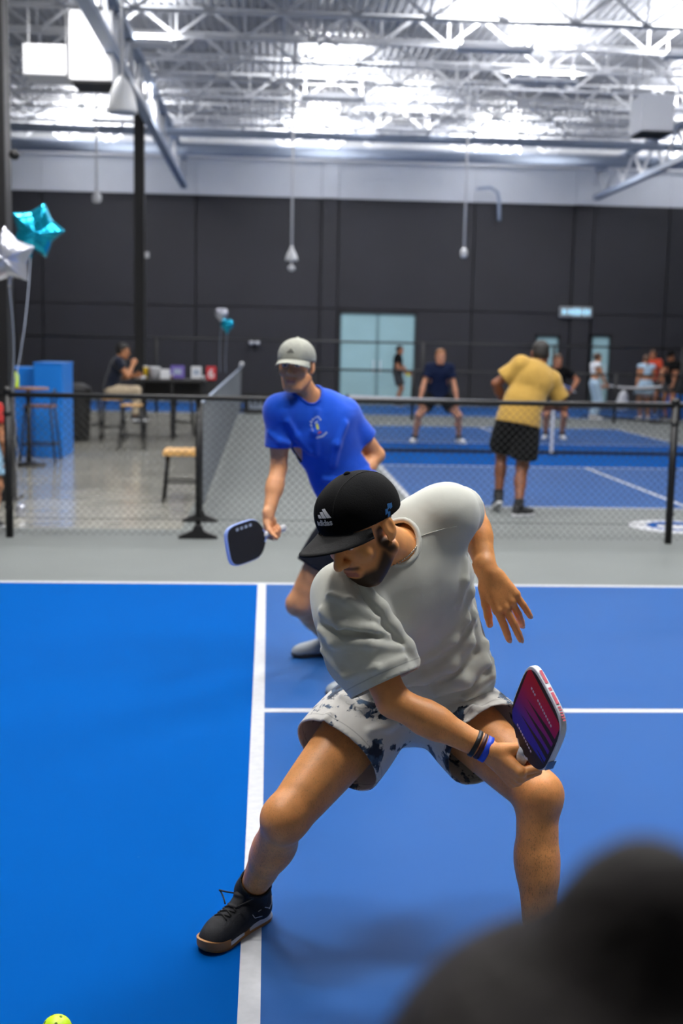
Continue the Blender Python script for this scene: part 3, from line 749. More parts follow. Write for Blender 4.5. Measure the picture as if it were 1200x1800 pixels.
def torso_frame(J):
    up = nrm(J['neck']-J['pelvis']); r = nrm(J['sh_r']-J['sh_l']); f = nrm(np.cross(up, r)); r = np.cross(f, up)
    hu = nrm(lerp(up, V3(0, 0, 1), J.get('pel', .5))); hr = nrm(J['hp_r']-J['hp_l']); hf = nrm(np.cross(hu, hr))
    return np.stack([r, f, up], 1), np.stack([np.cross(hf, hu), hf, hu], 1)

def add_torso(S, J, g=0.0, s=1.0, belly=0.0):
    """g: how far outside the skin"""
    T, H = torso_frame(J); r, f, u = T.T; hr, hf, hu = H.T
    pe, ne = J['pelvis'], J['neck']; L = np.linalg.norm(ne-pe); B = J.get('build', 1.0)*s
    waist = pe+u*(L*.36)+lerp(hf, f, .5)*.005; chest = pe+u*(L*.70)+f*.005
    S.ell(pe+hu*.01, (.165*B+g, .112*B+g, .12*s+g), H, k=.03)
    S.cone(pe+hu*.03, waist, .145*B+g, .138*B+g+belly, k=.04, flat=(lerp(hf, f, .3), .74))
    S.cone(waist, chest, .138*B+g+belly, .158*B+g, k=.05, flat=(lerp(hf, f, .8), .70))
    S.ell(chest, (.172*B+g, .118*B+g, .19*s+g), T, k=.04)
    for q, sg in (('sh_l', -1), ('sh_r', 1)):
        sh = J[q]
        S.cone(chest+r*sg*.06+u*.08, sh-u*.01, .088*B+g, .066*B+g, k=.04)
        S.cone(lerp(ne, sh, .2)-u*.01, sh+u*.005, .05*s+g, .054*B+g, k=.035)
        S.ell(chest+r*sg*.075+f*.072*B+u*.03, (.075*B+g, .038+g, .055+g), T, k=.03)        # chest muscle
        S.ell(chest+r*sg*.08-f*.07*B+u*.02, (.075*B+g, .04+g, .09+g), T, k=.03)           # shoulder blade
        S.ell(sh, (.060*B+g), None, k=.03)

def add_arm(S, sh, el, wr, g=0.0, s=1.0):
    S.cone(sh, el, .052*s+g, .041*s+g, rm=.049*s+g, k=.02)
    ax = nrm(el-sh); S.ell(lerp(sh, el, .5)+V3(0, 0, 0), .05*s+g, None, k=.03)
    S.cone(el, lerp(el, wr, .45), .041*s+g, .042*s+g, k=.015)
    S.cone(lerp(el, wr, .35), wr, .043*s+g, .0275*s+g, k=.02)

def add_leg(S, hp, kn, an, fwd, g=0.0, s=1.0, B=1.0):
    ax = nrm(kn-hp); f1 = nrm(fwd-ax*(fwd@ax)); ay = nrm(an-kn); f2 = nrm(fwd-ay*(fwd@ay)); sd = np.cross(ay, f2)
    S.cone(hp, kn, .092*s*B+g, .058*s+g, rm=.084*s*B+g, k=.03)
    S.cone(lerp(hp, kn, .25)+f1*.02, lerp(hp, kn, .8)+f1*.012, .07*s*B+g, .045*s+g, k=.03)
    S.cone(lerp(hp, kn, .72), kn+ax*.01, .062*s+g, .056*s+g, k=.02)
    S.ell(kn+nrm(f1+f2)*.019, (.035*s+g), None, k=.05)
    S.cone(kn, lerp(kn, an, .5), .054*s+g, .050*s+g, k=.03)
    S.cone(lerp(kn, an, .4), an, .051*s+g, .037*s+g, k=.02)
    S.cone(lerp(kn, an, .10)-f2*.016, lerp(kn, an, .42)-f2*.020, .038*s+g, .048*s+g, k=.03)
    S.cone(lerp(kn, an, .36)-f2*.020, lerp(kn, an, .75)-f2*.008, .047*s+g, .032*s+g, k=.025)
    S.cone(lerp(kn, an, .12)+f2*.02+sd*.012, lerp(kn, an, .8)+f2*.012, .028*s+g, .022*s+g, k=.02)
    for q in (-1, 1): S.ell(an+sd*q*.03*s, .017*s, None, k=.012)

def add_foot(S, an, toe, s=1.0):
    d = nrm(V3(toe[0], toe[1], toe[2])); z = an-V3(0, 0, .045*s)
    S.cone(an, an-V3(0, 0, .035*s)-d*.012, .034*s, .028*s, k=.015)
    S.cone(z-d*.015*s, z+d*.13*s-V3(0, 0, .012), .028*s, .020*s, k=.015)

FING = ((.030, .093, .072), (.010, .097, .080), (-.011, .092, .074), (-.030, .083, .058))
def add_hand(S, wr, d, n, right, curls, thumb, s=1.0, spread=.05):
    """d: towards the fingers, n: out of the palm; curls: four (mcp, pip, dip) in degrees; thumb: (out, palmwards, bend) degrees"""
    d = nrm(d); n = nrm(n-d*(n@d)); t = np.cross(d, n)*(1 if right else -1)
    wr = np.asarray(wr, float)
    kn = []
    S.cone(wr-d*.02*s, wr+d*.02*s, .0285*s, .025*s, k=.012, flat=(n, .78))
    for i, (lat, pl, fl) in enumerate(FING):
        b = wr+d*(pl*s)+t*(lat*s)-n*(.004*s)
        S.cone(wr+d*.018*s+t*(lat*.55*s), b, .0165*s, .0125*s, k=.012)
        kn.append(b)
    S.cone(wr+d*.035*s+t*.02*s+n*.01*s, wr+d*.07*s+t*.012*s+n*.006*s, .017*s, .012*s, k=.012)
    S.cone(wr+d*.025*s-t*.02*s+n*.008*s, wr+d*.065*s-t*.025*s+n*.006*s, .016*s, .011*s, k=.012)
    tips = []
    for i, (lat, pl, fl) in enumerate(FING):
        sp = spread*(1.5-i)
        dd = nrm(d+t*sp); p = kn[i]; ang = 0.0; r = (.0102, .0104, .0099, .0090)[i]*s
        S.ell(p, r*1.12, None, k=.006)
        for k, (fr, cu) in enumerate(zip((.45, .31, .24), curls[i])):
            ang += math.radians(cu); v = dd*math.cos(ang)+n*math.sin(ang); q = p+v*(fl*fr*s*1.24)
            S.cone(p, q, r, r*(.96, .94, .88)[k], k=.002); r *= (.96, .94, .88)[k]; p = q
        tips.append((p, v))
    o, pw, bd = [math.radians(a) for a in thumb]
    b = wr+d*.028*s+t*.026*s+n*.008*s
    v = nrm(d*math.cos(o)+t*math.sin(o)+n*math.sin(pw)); p1 = b+v*.044*s
    S.cone(b, p1, .0155*s, .0118*s, k=.012)
    v2 = nrm(v*math.cos(bd)+(n*.6-t*.45*(1 if o > 0 else 0)+d*.35)*math.sin(bd)); p2 = p1+v2*.034*s
    S.cone(p1, p2, .0112*s, .0102*s, k=.006)
    v3 = nrm(v2+(n*.35-t*.2)*math.sin(bd)); p3 = p2+v3*.024*s
    S.cone(p2, p3, .0102*s, .0086*s, k=.005)
    tips.append((p3, v3))
    return tips, kn

def add_head(S, c, R, s=1.0, jaw=1.0, nose=1.0, ears=True):
    """c: centre between the ears; R columns right, forward, up"""
    def P(x, y, z): return np.asarray(c)+R@(np.array((x, y, z))*s)
    e = lambda p, r, k=.015, op='u', RR=R: S.ell(P(*p), np.array(r)*s, RR, k=k, op=op)
    e((0, -.012, .045), (.077, .098, .083), .02)                    # skull
    e((0, .030, .028), (.068, .066, .066), .02)                     # forehead, temples
    e((0, .045, -.035), (.056, .048, .062), .025)                   # mid face
    e((0, .042, -.078), (.046*jaw, .044, .038), .025)               # jaw
    e((0, .073, -.100), (.022*jaw, .018, .018), .02)                # chin
    for q in (-1, 1):
        S.cone(P(q*.058*jaw, .000, -.055), P(q*.030*jaw, .062, -.098), .022*s, .018*s, k=.025)   # jaw line
        e((q*.045, .066, -.022), (.022, .018, .018), .02)           # cheekbone
        e((q*.031, .094, .012), (.021, .014, .0125), .012, 's')     # eye socket
        e((q*.031, .079, .011), (.0145, .0125, .0115), .003)        # eyeball and lids
        S.cone(P(q*.012, .093, .030), P(q*.046, .078, .030), .009*s, .008*s, k=.012)             # brow ridge
        if ears:
            S.ell(P(q*.080, -.010, .000), np.array((.011, .019, .032))*s, R, k=.006)
            S.ell(P(q*.0925, -.006, .004), np.array((.006, .010, .018))*s, R, k=.005, op='s')
            S.ell(P(q*.078, -.002, -.026), np.array((.007, .010, .010))*s, R, k=.006)
    S.cone(P(0, .090, .018), P(0, .116*nose, -.022), .009*s, .0125*s, k=.012)                     # nose
    for q in (-1, 1): e((q*.0125, .102*nose, -.026), (.0095, .012, .0085), .006)
    S.cone(P(-.020, .088, -.058), P(.020, .088, -.058), .0085*s, .0085*s, k=.010, flat=(R[:, 2], .75))   # upper lip
    S.cone(P(-.017, .088, -.070), P(.017, .088, -.070), .0085*s, .0085*s, k=.008, flat=(R[:, 2], .8))
    S.cone(P(-.022, .100, -.064), P(.022, .100, -.064), .0035*s, .0035*s, k=.003, op='s')
    return P

def head_tint(Pv, tint, c, R, s, sk, look):
    """colours of lips, brows, eyes, beard and cropped hair, in the head's own frame"""
    q = ((Pv-np.asarray(c))@R)/s; x, y, z = q.T; near = (np.abs(q) < .17).all(1)
    ax = np.abs(x)
    def put(mask, col, a=1.0):
        m = (np.clip(mask, 0, 1)*a*near)[:, None]; tint[:, :3] = tint[:, :3]*(1-m)+np.array(lin(col))*m
    def ss(v, a, b): t = np.clip((v-a)/(b-a), 0, 1); return t*t*(3-2*t)
    put(ss(.025-np.hypot(ax/1.1, z+.064), 0, .008)*ss(.0095-np.abs(z+.064), 0, .004)*ss(y, .07, .085), look.get('lips', '#a4564e'), .8)
    put(ss(ax, .01, .016)*ss(.052-ax, 0, .008)*ss(.008-np.abs(z-.031-.004*np.sin((ax-.03)*60)), 0, .004)*ss(y, .06, .07), look.get('brow', '#2a1c15'), .85)
    put(ss(.013-np.abs(ax-.031), 0, .003)*ss(.0055-np.abs(z-.011), 0, .002)*ss(y, .08, .088), '#e8e2dc', .9)
    put(ss(.0062-np.hypot(ax-.031, z-.011), 0, .002)*ss(y, .08, .088), '#2a1a12', 1)
    put(ss(.018-np.abs(z-.0175), 0, .004)*ss(.003-np.abs(z-.0175), 0, .002)*ss(.016-np.abs(ax-.031), 0, .003)*ss(y, .08, .088), '#3a241c', .9)
    if 'beard' in look:
        low = ss(-.068-z+.75*np.clip(.062-y, 0, .07), -.010, .010)              # jaw and cheeks
        side = ss(y, -.012, .004)*ss(.034-y, 0, .018)*ss(z, -.075, -.05)*ss(.03-z, 0, .02)*ss(ax, .045, .055)*(1-ss(ax, .070, .075)*ss(z, -.045, -.035))   # sideburn
        front = ss(y, .005, .03)
        mo = .8*ss(.0065-np.abs(z+.0485), 0, .006)*ss(.034-ax, 0, .010)*ss(y, .08, .09)  # moustache
        lipgap = 1-ss(.030-np.hypot(ax/1.2, (z+.064)*1.6), 0, .012)
        neck = ss(z, -.128, -.108)
        b = np.maximum(np.maximum(low*np.maximum(front, side)*lipgap*neck, side), mo)
        put(b, look['beard'], look.get('beard_a', .9))
    if 'hair' in look:
        top = look.get('hairline', .06)
        h = np.maximum(ss(z-top-np.clip(y, 0, .1)*.3, -.006, .006), ss(-.02-y, 0, .012)*ss(z, look.get('nape', -.035), look.get('nape', -.035)+.012))
        h = np.maximum(h, ss(.02-y, 0, .01)*ss(z, .005, .015)*ss(ax, .05, .06))
        put(h*(1-ss(ax, .070, .074)*ss(.042-np.abs(z), 0, .005)*ss(y, -.036, -.030)*ss(.02-y, 0, .005)), look['hair'], .95)
    return tint

def person_body(J, look, parent, v=.009, hv=.004, headv=.005, s=1.0, B=1.0, belly=0.0):
    S = SDF()
    add_torso(S, J, 0, s, belly)
    J.setdefault('ns', 1.0)
    T, H = torso_frame(J)
    for q, right in (('_l', False), ('_r', True)):
        add_arm(S, J['sh'+q], J['el'+q], J['wr'+q], 0, s)
        add_leg(S, J['hp'+q], J['kn'+q], J['an'+q], J.get('lf'+q, H[:, 1]), 0, s, B)
        add_foot(S, J['an'+q], J['toe'+q], s)
    hs = look.get('head_s', 1.0)*s; R = J['R']; c = J['head']
    nb = c+R@(np.array((0, -.025, -.055))*hs); S.cone(J['neck']-T[:, 2]*.03, nb, .060*s, .054*s, k=.025)
    fine = [(c+V3(-.16, -.16, -.17)*hs, c+V3(.16, .16, .17)*hs, headv)]
    add_head(S, c, R, hs, look.get('jaw', 1.0), look.get('nose', 1.0), ears=look.get('ears', True))
    hands = {}
    for q, right in (('_l', False), ('_r', True)):
        h = J['hand'+q]; w = J['wr'+q]
        hands[q] = add_hand(S, w, h['d'], h['n'], right, h.get('curl', [(20, 25, 15)]*4), h.get('thumb', (40, 15, 15)), s*look.get('hand_s', 1.0), h.get('spread', .05))
        d = nrm(h['d']); m = w+d*.08*s; fine.append((m-.125*s, m+.125*s, hv))
    P, Q = sdf_mesh(S, v, fine)
    sk = np.array(lin(look['skin'])); t = np.ones((len(P), 4)); t[:, :3] = sk; t[:, 3] = 0
    head_tint(P, t, c, R, hs, sk, look)
    if look.get('hairy'):
        for q in ('_l', '_r'):
            for a, b, w in ((J['hp'+q], J['kn'+q], .5), (J['kn'+q], J['an'+q], 1.0), (J['el'+q], J['wr'+q], .35)):
                ba = b-a; tt = np.clip(((P-a)@ba)/(ba@ba), 0, 1); dd = np.linalg.norm(P-a-tt[:, None]*ba, axis=1)
                t[:, 3] = np.where((dd < .1), np.maximum(t[:, 3], w*look['hairy']*np.minimum(1, tt*3+.2)), t[:, 3])
    red = np.array(lin(look.get('flush', look['skin'])))
    for q in ('_l', '_r'):
        kd = np.linalg.norm(P-J['kn'+q], axis=1); m = np.clip(1-kd/.09, 0, 1)[:, None]*.35; t[:, :3] = t[:, :3]*(1-m)+red*m
        tips, kn = hands[q]
        for (p, vv) in tips:
            m = np.clip(1-np.linalg.norm(P-p, axis=1)/.018, 0, 1)[:, None]*.5; t[:, :3] = t[:, :3]*(1-m)+red*m
    ob = np_mesh('body', P, Q, SKIN, parent, t)
    return ob, S, hands

# ---------------------------------------------------------------- clothes
def t_shirt(J, m, parent, name='t_shirt', g=.014, s=1.0, sleeve=.62, loose=.018, v=.008, hem=.06, folds=None, belly=0.0, neck_r=.075, droop=0.0, sleeve_r=None, extra=None, neck_off=(0, 0, 0)):
    S = SDF(); add_torso(S, J, g, s, belly+loose*.4)
    T, H = torso_frame(J); pe = J['pelvis']; B = J.get('build', 1.0)*s
    bot = pe-H[:, 2]*(hem-.01)
    S.cone(pe+H[:, 2]*.16, bot-H[:, 2]*.03, .150*B+g, .160*B+g+loose, k=.05, flat=(H[:, 1], .78))
    cuts = [(bot, -H[:, 2], .27, .3 if hem > -.1 else .6)]
    for q in ('_l', '_r'):
        sh, el = J['sh'+q], J['el'+q]; e = lerp(sh, el, sleeve if not isinstance(sleeve, dict) else .6)+V3(0, 0, -droop); ax = nrm(e-sh)
        sr = (sleeve_r if isinstance(sleeve_r, float) else .066)*s
        if isinstance(sleeve, dict): e = lerp(sh, el, sleeve[q])+V3(0, 0, -droop); ax = nrm(e-sh)
        if isinstance(sleeve_r, dict): sr = sleeve_r[q]*s
        S.cone(sh, e+ax*.05, .064*s+g*.6, sr+g*.6+loose*.35, rm=sr+g*.6+loose*.15, k=.03)
        cuts.append((e, ax, .115))
    u = nrm(J['head']-J['neck']); u = nrm(T[:, 2]*.6+u*.4)
    nn = nrm(T[:, 2]*.8+T[:, 1]*.30+u*.35); no = J['neck']+T[:, 1]*.022+T[:, 2]*.012+np.array(neck_off)
    cuts.append((no-nn*.07, nn, neck_r))
    if extra: extra(S)
    if folds:
        for pts, r, dp, op in folds:
            P = S.onto(np.array(pts), 0.0)
            n = len(P); g_ = np.stack([(S.at(P+e)-S.at(P-e))/.002 for e in np.eye(3)*.001], 1); g_ = g_/np.linalg.norm(g_, axis=1)[:, None]
            P = P + g_*(dp if op == 'u' else -dp)
            rs = [r*(.35+.65*math.sin(math.pi*(i+.5)/n)) for i in range(n)]
            S.chain(list(P), rs, k=r*1.6, op=op)
    ob = cloth_mesh(name, S, v, cuts, m, parent)
    x = nrm(np.cross(nn, V3(.1, .2, 1))); y = np.cross(nn, x); ring = [no+(x*math.cos(t)+y*math.sin(t))*(neck_r+.006) for t in np.linspace(0, 2*math.pi, 33)]
    ring = S.drop(ring, nn); MB().tube([tuple(p) for p in ring], .0075*s, 8, cap=False).build('collar', m, ob, smooth=True)
    return ob, S, cuts

def shorts(J, m, parent, name='shorts', g=.02, s=1.0, leg=.55, v=.009, flare=.02, rise=.10, B=1.0, folds=None):
    S = SDF(); T, H = torso_frame(J); pe = J['pelvis']; Bd = J.get('build', 1.0)*s
    S.ell(pe+H[:, 2]*.01, (.168*Bd+g, .118*Bd+g, .13*s+g), H, k=.03)
    S.cone(pe+H[:, 2]*.02, pe+H[:, 2]*(rise+.05), .15*Bd+g, .145*Bd+g*.6, k=.04, flat=(H[:, 1], .74))
    cuts = [(pe+H[:, 2]*rise, H[:, 2], .19*Bd+g)]
    for q in ('_l', '_r'):
        hp, kn = J['hp'+q], J['kn'+q]; e = lerp(hp, kn, leg); ax = nrm(kn-hp)
        S.cone(hp, e+ax*.05, .098*s*B+g, .082*s*B+g+flare, rm=.098*s*B+g+flare*.5, k=.035)
        cuts.append((e, ax, .150))
    if folds:
        for pts, r, dp, op in folds:
            P = S.onto(np.array(pts), 0.0); n = len(P)
            g_ = np.stack([(S.at(P+e)-S.at(P-e))/.002 for e in np.eye(3)*.001], 1); g_ = g_/np.linalg.norm(g_, axis=1)[:, None]
            P = P + g_*(dp if op == 'u' else -dp); rs = [r*(.35+.65*math.sin(math.pi*(i+.5)/n)) for i in range(n)]
            S.chain(list(P), rs, k=r*1.6, op=op)
    return cloth_mesh(name, S, v, cuts, m, parent), S, cuts

def trousers(J, m, parent, s=1.0, v=.010, g=.016, name='trousers', end=.97):
    S = SDF(); T, H = torso_frame(J); pe = J['pelvis']; Bd = J.get('build', 1.0)*s
    S.ell(pe+H[:, 2]*.01, (.168*Bd+g, .118*Bd+g, .13*s+g), H, k=.03)
    S.cone(pe+H[:, 2]*.02, pe+H[:, 2]*.15, .15*Bd+g, .145*Bd+g, k=.04, flat=(H[:, 1], .74))
    cuts = [(pe+H[:, 2]*.10, H[:, 2], .24)]
    for q in ('_l', '_r'):
        hp, kn, an = J['hp'+q], J['kn'+q], J['an'+q]; e = lerp(kn, an, end); ax = nrm(an-kn)
        S.cone(hp, kn, .095*s+g, .06*s+g, k=.03); S.cone(kn, e+ax*.04, .06*s+g, .048*s+g, k=.025); cuts.append((e, ax, .09))
    return cloth_mesh(name, S, v, cuts, m, parent)

def hair_cap(J, look, parent, m, s=1.0, v=.006, puff=.012, long=None, name='hair', front=.055):
    """short hair as a shell over the skull, clipped off the face"""
    S = SDF(); c, R = J['head'], J['R']; hs = look.get('head_s', 1.0)*s
    def P(x, y, z): return np.asarray(c)+R@(np.array((x, y, z))*hs)
    S.ell(P(0, -.014, .048), np.array((.080+puff, .100+puff, .084+puff*1.4))*hs, R, k=.01)
    S.ell(P(0, -.04, .0), np.array((.072+puff*.6, .068+puff, .07))*hs, R, k=.02)
    if long: long(S, P, R, hs)
    S.box(P(0, .13, -.055), np.array((.12, .125, .055+front))*hs, frame_of(R[:, 1]-R[:, 2]*.15, R[:, 2]), rd=.01*hs, k=.012, op='s')
    Pm, Q = sdf_mesh(S, v)
    return np_mesh(name, Pm, Q, m, parent)

def cap(J, look, parent, m, m_brim, s=1.0, v=.005, name='cap', tilt=0.0, detail=False, crown_h=.0, brim_l=.070, droop=.022):
    """baseball cap: crown with a band edge, brim, button, eyelets"""
    c, R = J['head'], J['R']; hs = look.get('head_s', 1.0)*s
    if tilt: R = R@np.array(Matrix.Rotation(tilt, 3, 'X'))
    def P(x, y, z): return np.asarray(c)+R@(np.array((x, y, z))*hs)
    S = SDF()
    S.ell(P(0, -.006, .046), np.array((.092, .113, .096+crown_h))*hs, R, k=.01)
    S.ell(P(0, .045, .062), np.array((.066, .058, .060))*hs, R, k=.03)
    cuts = [(P(0, 0, .026), -R[:, 2], .19*hs)]
    cr = cloth_mesh(name, S, v, cuts, m, parent, thick=.003)
    # brim: curved tongue
    mb = MB(); N, K = 22, 7; th = .0042*hs; vs = []
    def bp(a, t):
        ang = math.radians(-66+132*a); x = .092*math.sin(ang); y = .004+.109*math.cos(ang)
        L = brim_l*max(0, math.cos(ang*90/66))**.62
        rx = x*(1+.12*t*L/brim_l); ry = y+L*t
        zz = .027-droop*t-(.020)*(x/.092)**2*(.45+.55*t)
        return rx, ry, zz
    for top in (0, 1):
        for i in range(N+1):
            for k in range(K+1):
                x, y, z = bp(i/N, k/K); vs.append(P(x, y, z+(th/hs if top else 0)))
    fs = []; o = (N+1)*(K+1)
    for i in range(N):
        for k in range(K):
            a = i*(K+1)+k; q = (a, a+1, a+K+2, a+K+1); fs.append(q[::-1]); fs.append(tuple(t+o for t in q))
    rim = [i*(K+1)+K for i in range(N+1)]
    for i in range(N): fs.append((rim[i], rim[i+1], rim[i+1]+o, rim[i]+o))
    for k in range(K):
        fs.append((k, k+1, k+1+o, k+o)); fs.append((N*(K+1)+k, N*(K+1)+k+1, N*(K+1)+k+1+o, N*(K+1)+k+o))
    mb.add(vs, fs); br = mb.build('brim', m_brim, cr, smooth=True)
    bn = S.onto([P(0, -.006, .16)])[0]
    MB().lathe([(.009*hs, -.001), (.009*hs, .002), (.005*hs, .005), (.001, .006)], bn, 12, axis=R[:, 2]).build('button', m, cr, smooth=True)
    if detail:
        for x0 in (-1, 1):                       # panel seams over the crown
            pts = [P(x0*.034, math.cos(t)*.125-.006, .046+math.sin(t)*.11) for t in np.linspace(.25, 2.9, 26)]
            q = S.onto(pts, .0002); MB().tube([tuple(p) for p in q], .0013, 6).build('seam', m_brim, cr, smooth=True)
    return cr, S, P, R

# ---------------------------------------------------------------- shoes and socks
SOLE = [(0, -.072), (.018, -.069), (.030, -.055), (.034, -.030), (.033, .0), (.035, .04), (.043, .09), (.048, .125), (.046, .155), (.036, .182), (.018, .199), (-.004, .205), (-.022, .199), (-.036, .182), (-.043, .155), (-.043, .125), (-.036, .09), (-.031, .04), (-.032, .0), (-.033, -.030), (-.030, -.055), (-.018, -.069)]
def smooth_poly(poly, n=3):
    for _ in range(n-1):
        out = []
        for i in range(len(poly)):
            (x0, y0), (x1, y1) = poly[i], poly[(i+1) % len(poly)]
            out += [(.75*x0+.25*x1, .75*y0+.25*y1), (.25*x0+.75*x1, .25*y0+.75*y1)]
        poly = out
    return poly
def shoe(parent, an, toe, up, m_upper, m_mid, m_out, s=1.0, v=.006, mirror=False, laces=True, lace_m=None, detail=False, sock_m=None, shin=None, sock_h=.08):
    """an: ankle joint; the sole lies .10*s below it along `up`; toe: direction of the toes"""
    u = nrm(up); f = nrm(np.asarray(toe)-u*(np.asarray(toe)@u)); r = np.cross(f, u); R = np.stack([r*(-1 if mirror else 1), f, u], 1)
    o = np.asarray(an)-u*.100*s+f*.0
    def P(x, y, z): return o+R@(np.array((x, y, z))*s)
    root = empty_part('shoe', parent, o)
    poly = smooth_poly(SOLE, 3)
    def layer(name, z0, z1, gr0, gr1, m, sel=None):
        mb = MB(); n = len(poly); vs = []
        def spring(y): return .012*max(0, (y-.13)/.075)**2+.006*max(0, (-.04-y)/.03)**2
        for z, g in ((z0, gr0), (z1, gr1)):
            for x, y in poly: vs.append(P(x*g, .065+(y-.065)*g, z+spring(y)))
        fs = [tuple(range(n))[::-1], tuple(range(n, 2*n))]+[(i, (i+1) % n, n+(i+1) % n, n+i) for i in range(n)]
        return mb.add(vs, fs).build(name, m, root, bevel=.002*s)
    layer('outsole', 0, .012, .98, 1.02, m_out); layer('midsole', .0115, .028, 1.015, .955, m_mid)
    if detail:                                   # gum wall at the toe and arch over the white midsole
        gums = {}; n = len(poly)
        def spring(y): return .012*max(0, (y-.13)/.075)**2+.006*max(0, (-.04-y)/.03)**2
        for i in range(n):
            (x0, y0), (x1, y1) = poly[i], poly[(i+1) % n]; ym = (y0+y1)/2
            if ym > .135 or (.045 < ym < .075):
                vs = [P(x*g, .065+(y-.065)*g, z+spring(y)) for z, g in ((.010, 1.022), (.031, 1.030)) for x, y in ((x0, y0), (x1, y1))]+[P(x*g, .065+(y-.065)*g, z+spring(y)) for z, g in ((.010, .97), (.031, .97)) for x, y in ((x0, y0), (x1, y1))]
                gums.setdefault('toe' if ym > .135 else x0 > 0, MB()).add(vs, [(0, 1, 3, 2), (4, 6, 7, 5), (2, 3, 7, 6), (0, 4, 5, 1)])
        for g_ in gums.values(): g_.build('gum_wall', m_out, root)
    S = SDF()
    S.cone(P(0, -.036, .045), P(0, -.030, .088), .036*s, .036*s, k=.02*s)                   # heel
    S.cone(P(0, -.01, .045), P(0, .07, .045), .036*s, .038*s, k=.02*s)
    S.cone(P(.002, .07, .042), P(.003, .135, .033), .040*s, .038*s, k=.02*s)
    S.cone(P(.004, .12, .032), P(-.002, .160, .028), .041*s, .038*s, k=.02*s, )
    S.cone(P(0, .01, .075), P(0, .10, .052), .028*s, .024*s, k=.02*s)                       # instep
    S.cone(P(-.002, .135, .034), P(-.003, .168, .028), .035*s, .032*s, k=.015*s)
    T = SDF(); T.ops = list(S.ops)
    T.box(P(0, .06, -.02), np.array((.1, .3, .04))*s, R, rd=0, k=.001, op='s')
    T.cone(P(0, -.008, .090), P(0, -.008, .15), .031*s, .046*s, k=.006*s, op='s')
    Pm, Q = sdf_mesh(T, v*s); up_ = np_mesh('upper', Pm, Q, m_upper, root)
    if laces:
        lm = lace_m or m_upper
        for k in range(5):
            y = .040+k*.019
            for q in ((-1, 1) if detail else (1,)):
                pts = S.onto([P(q*a*.026, y+(a+1)*.008*1, .11-k*.006) for a in np.linspace(-1, 1, 7)], .0015*s)
                MB().tube([tuple(p) for p in pts], .0024*s, 6).build('lace', lm, root, smooth=True)
        if detail:
            b = S.onto([P(0, .038, .12)], .004)[0]
            for sgn, rise, ln in ((1, .015, .05), (-1, .03, .055)):
                pts = [b+R@(np.array((sgn*(.012+ln*math.sin(t)), .02*t+.012*math.sin(2*t), rise*math.sin(t)-.004*t))*s) for t in np.linspace(0, math.pi*.95, 12)]
                MB().tube([tuple(p) for p in pts], .0022*s, 6).build('lace_loop', lm, root, smooth=True)
            tg = SDF(); tg.chain([P(0, .075, .085), P(0, .045, .104), P(0, .022, .118)], [.019*s, .021*s, .020*s], k=.01, flat=(nrm(P(0, -.5, 1)-P(0, 0, 0)), .35))
            a, b2 = sdf_mesh(tg, .004); np_mesh('tongue', a, b2, m_upper, root)
    if sock_m is not None and shin is not None:
        S2 = SDF(); ax = nrm(np.asarray(shin)-np.asarray(an)); e = np.asarray(an)+ax*sock_h
        S2.cone(P(0, -.008, .05), an, .036*s, .043*s, k=.02); S2.cone(an, e+ax*.03, .0455*s, .046*s, k=.02)
        cloth_mesh('sock', S2, .006, [(e, ax, .08)], sock_m, root, thick=.003)
    return root, P, S, R

def empty_part(name, parent, loc):
    o = bpy.data.objects.new(name, None); COL.objects.link(o); o.empty_display_size = .05
    o.parent = parent; o.location = Vector(loc)-parent.location
    return o

# ---------------------------------------------------------------- posing
def ik(a, t, l1, l2, pole):
    a, t = np.asarray(a, float), np.asarray(t, float); d = t-a; L = np.linalg.norm(d)
    if L > (l1+l2)*.999: t = a+d/L*(l1+l2)*.999; d = t-a; L = np.linalg.norm(d)
    x = (l1*l1-l2*l2+L*L)/(2*L); h = math.sqrt(max(0, l1*l1-x*x)); n = d/L; p = np.asarray(pole, float); p = nrm(p-n*(p@n))
    return a+n*x+p*h, t

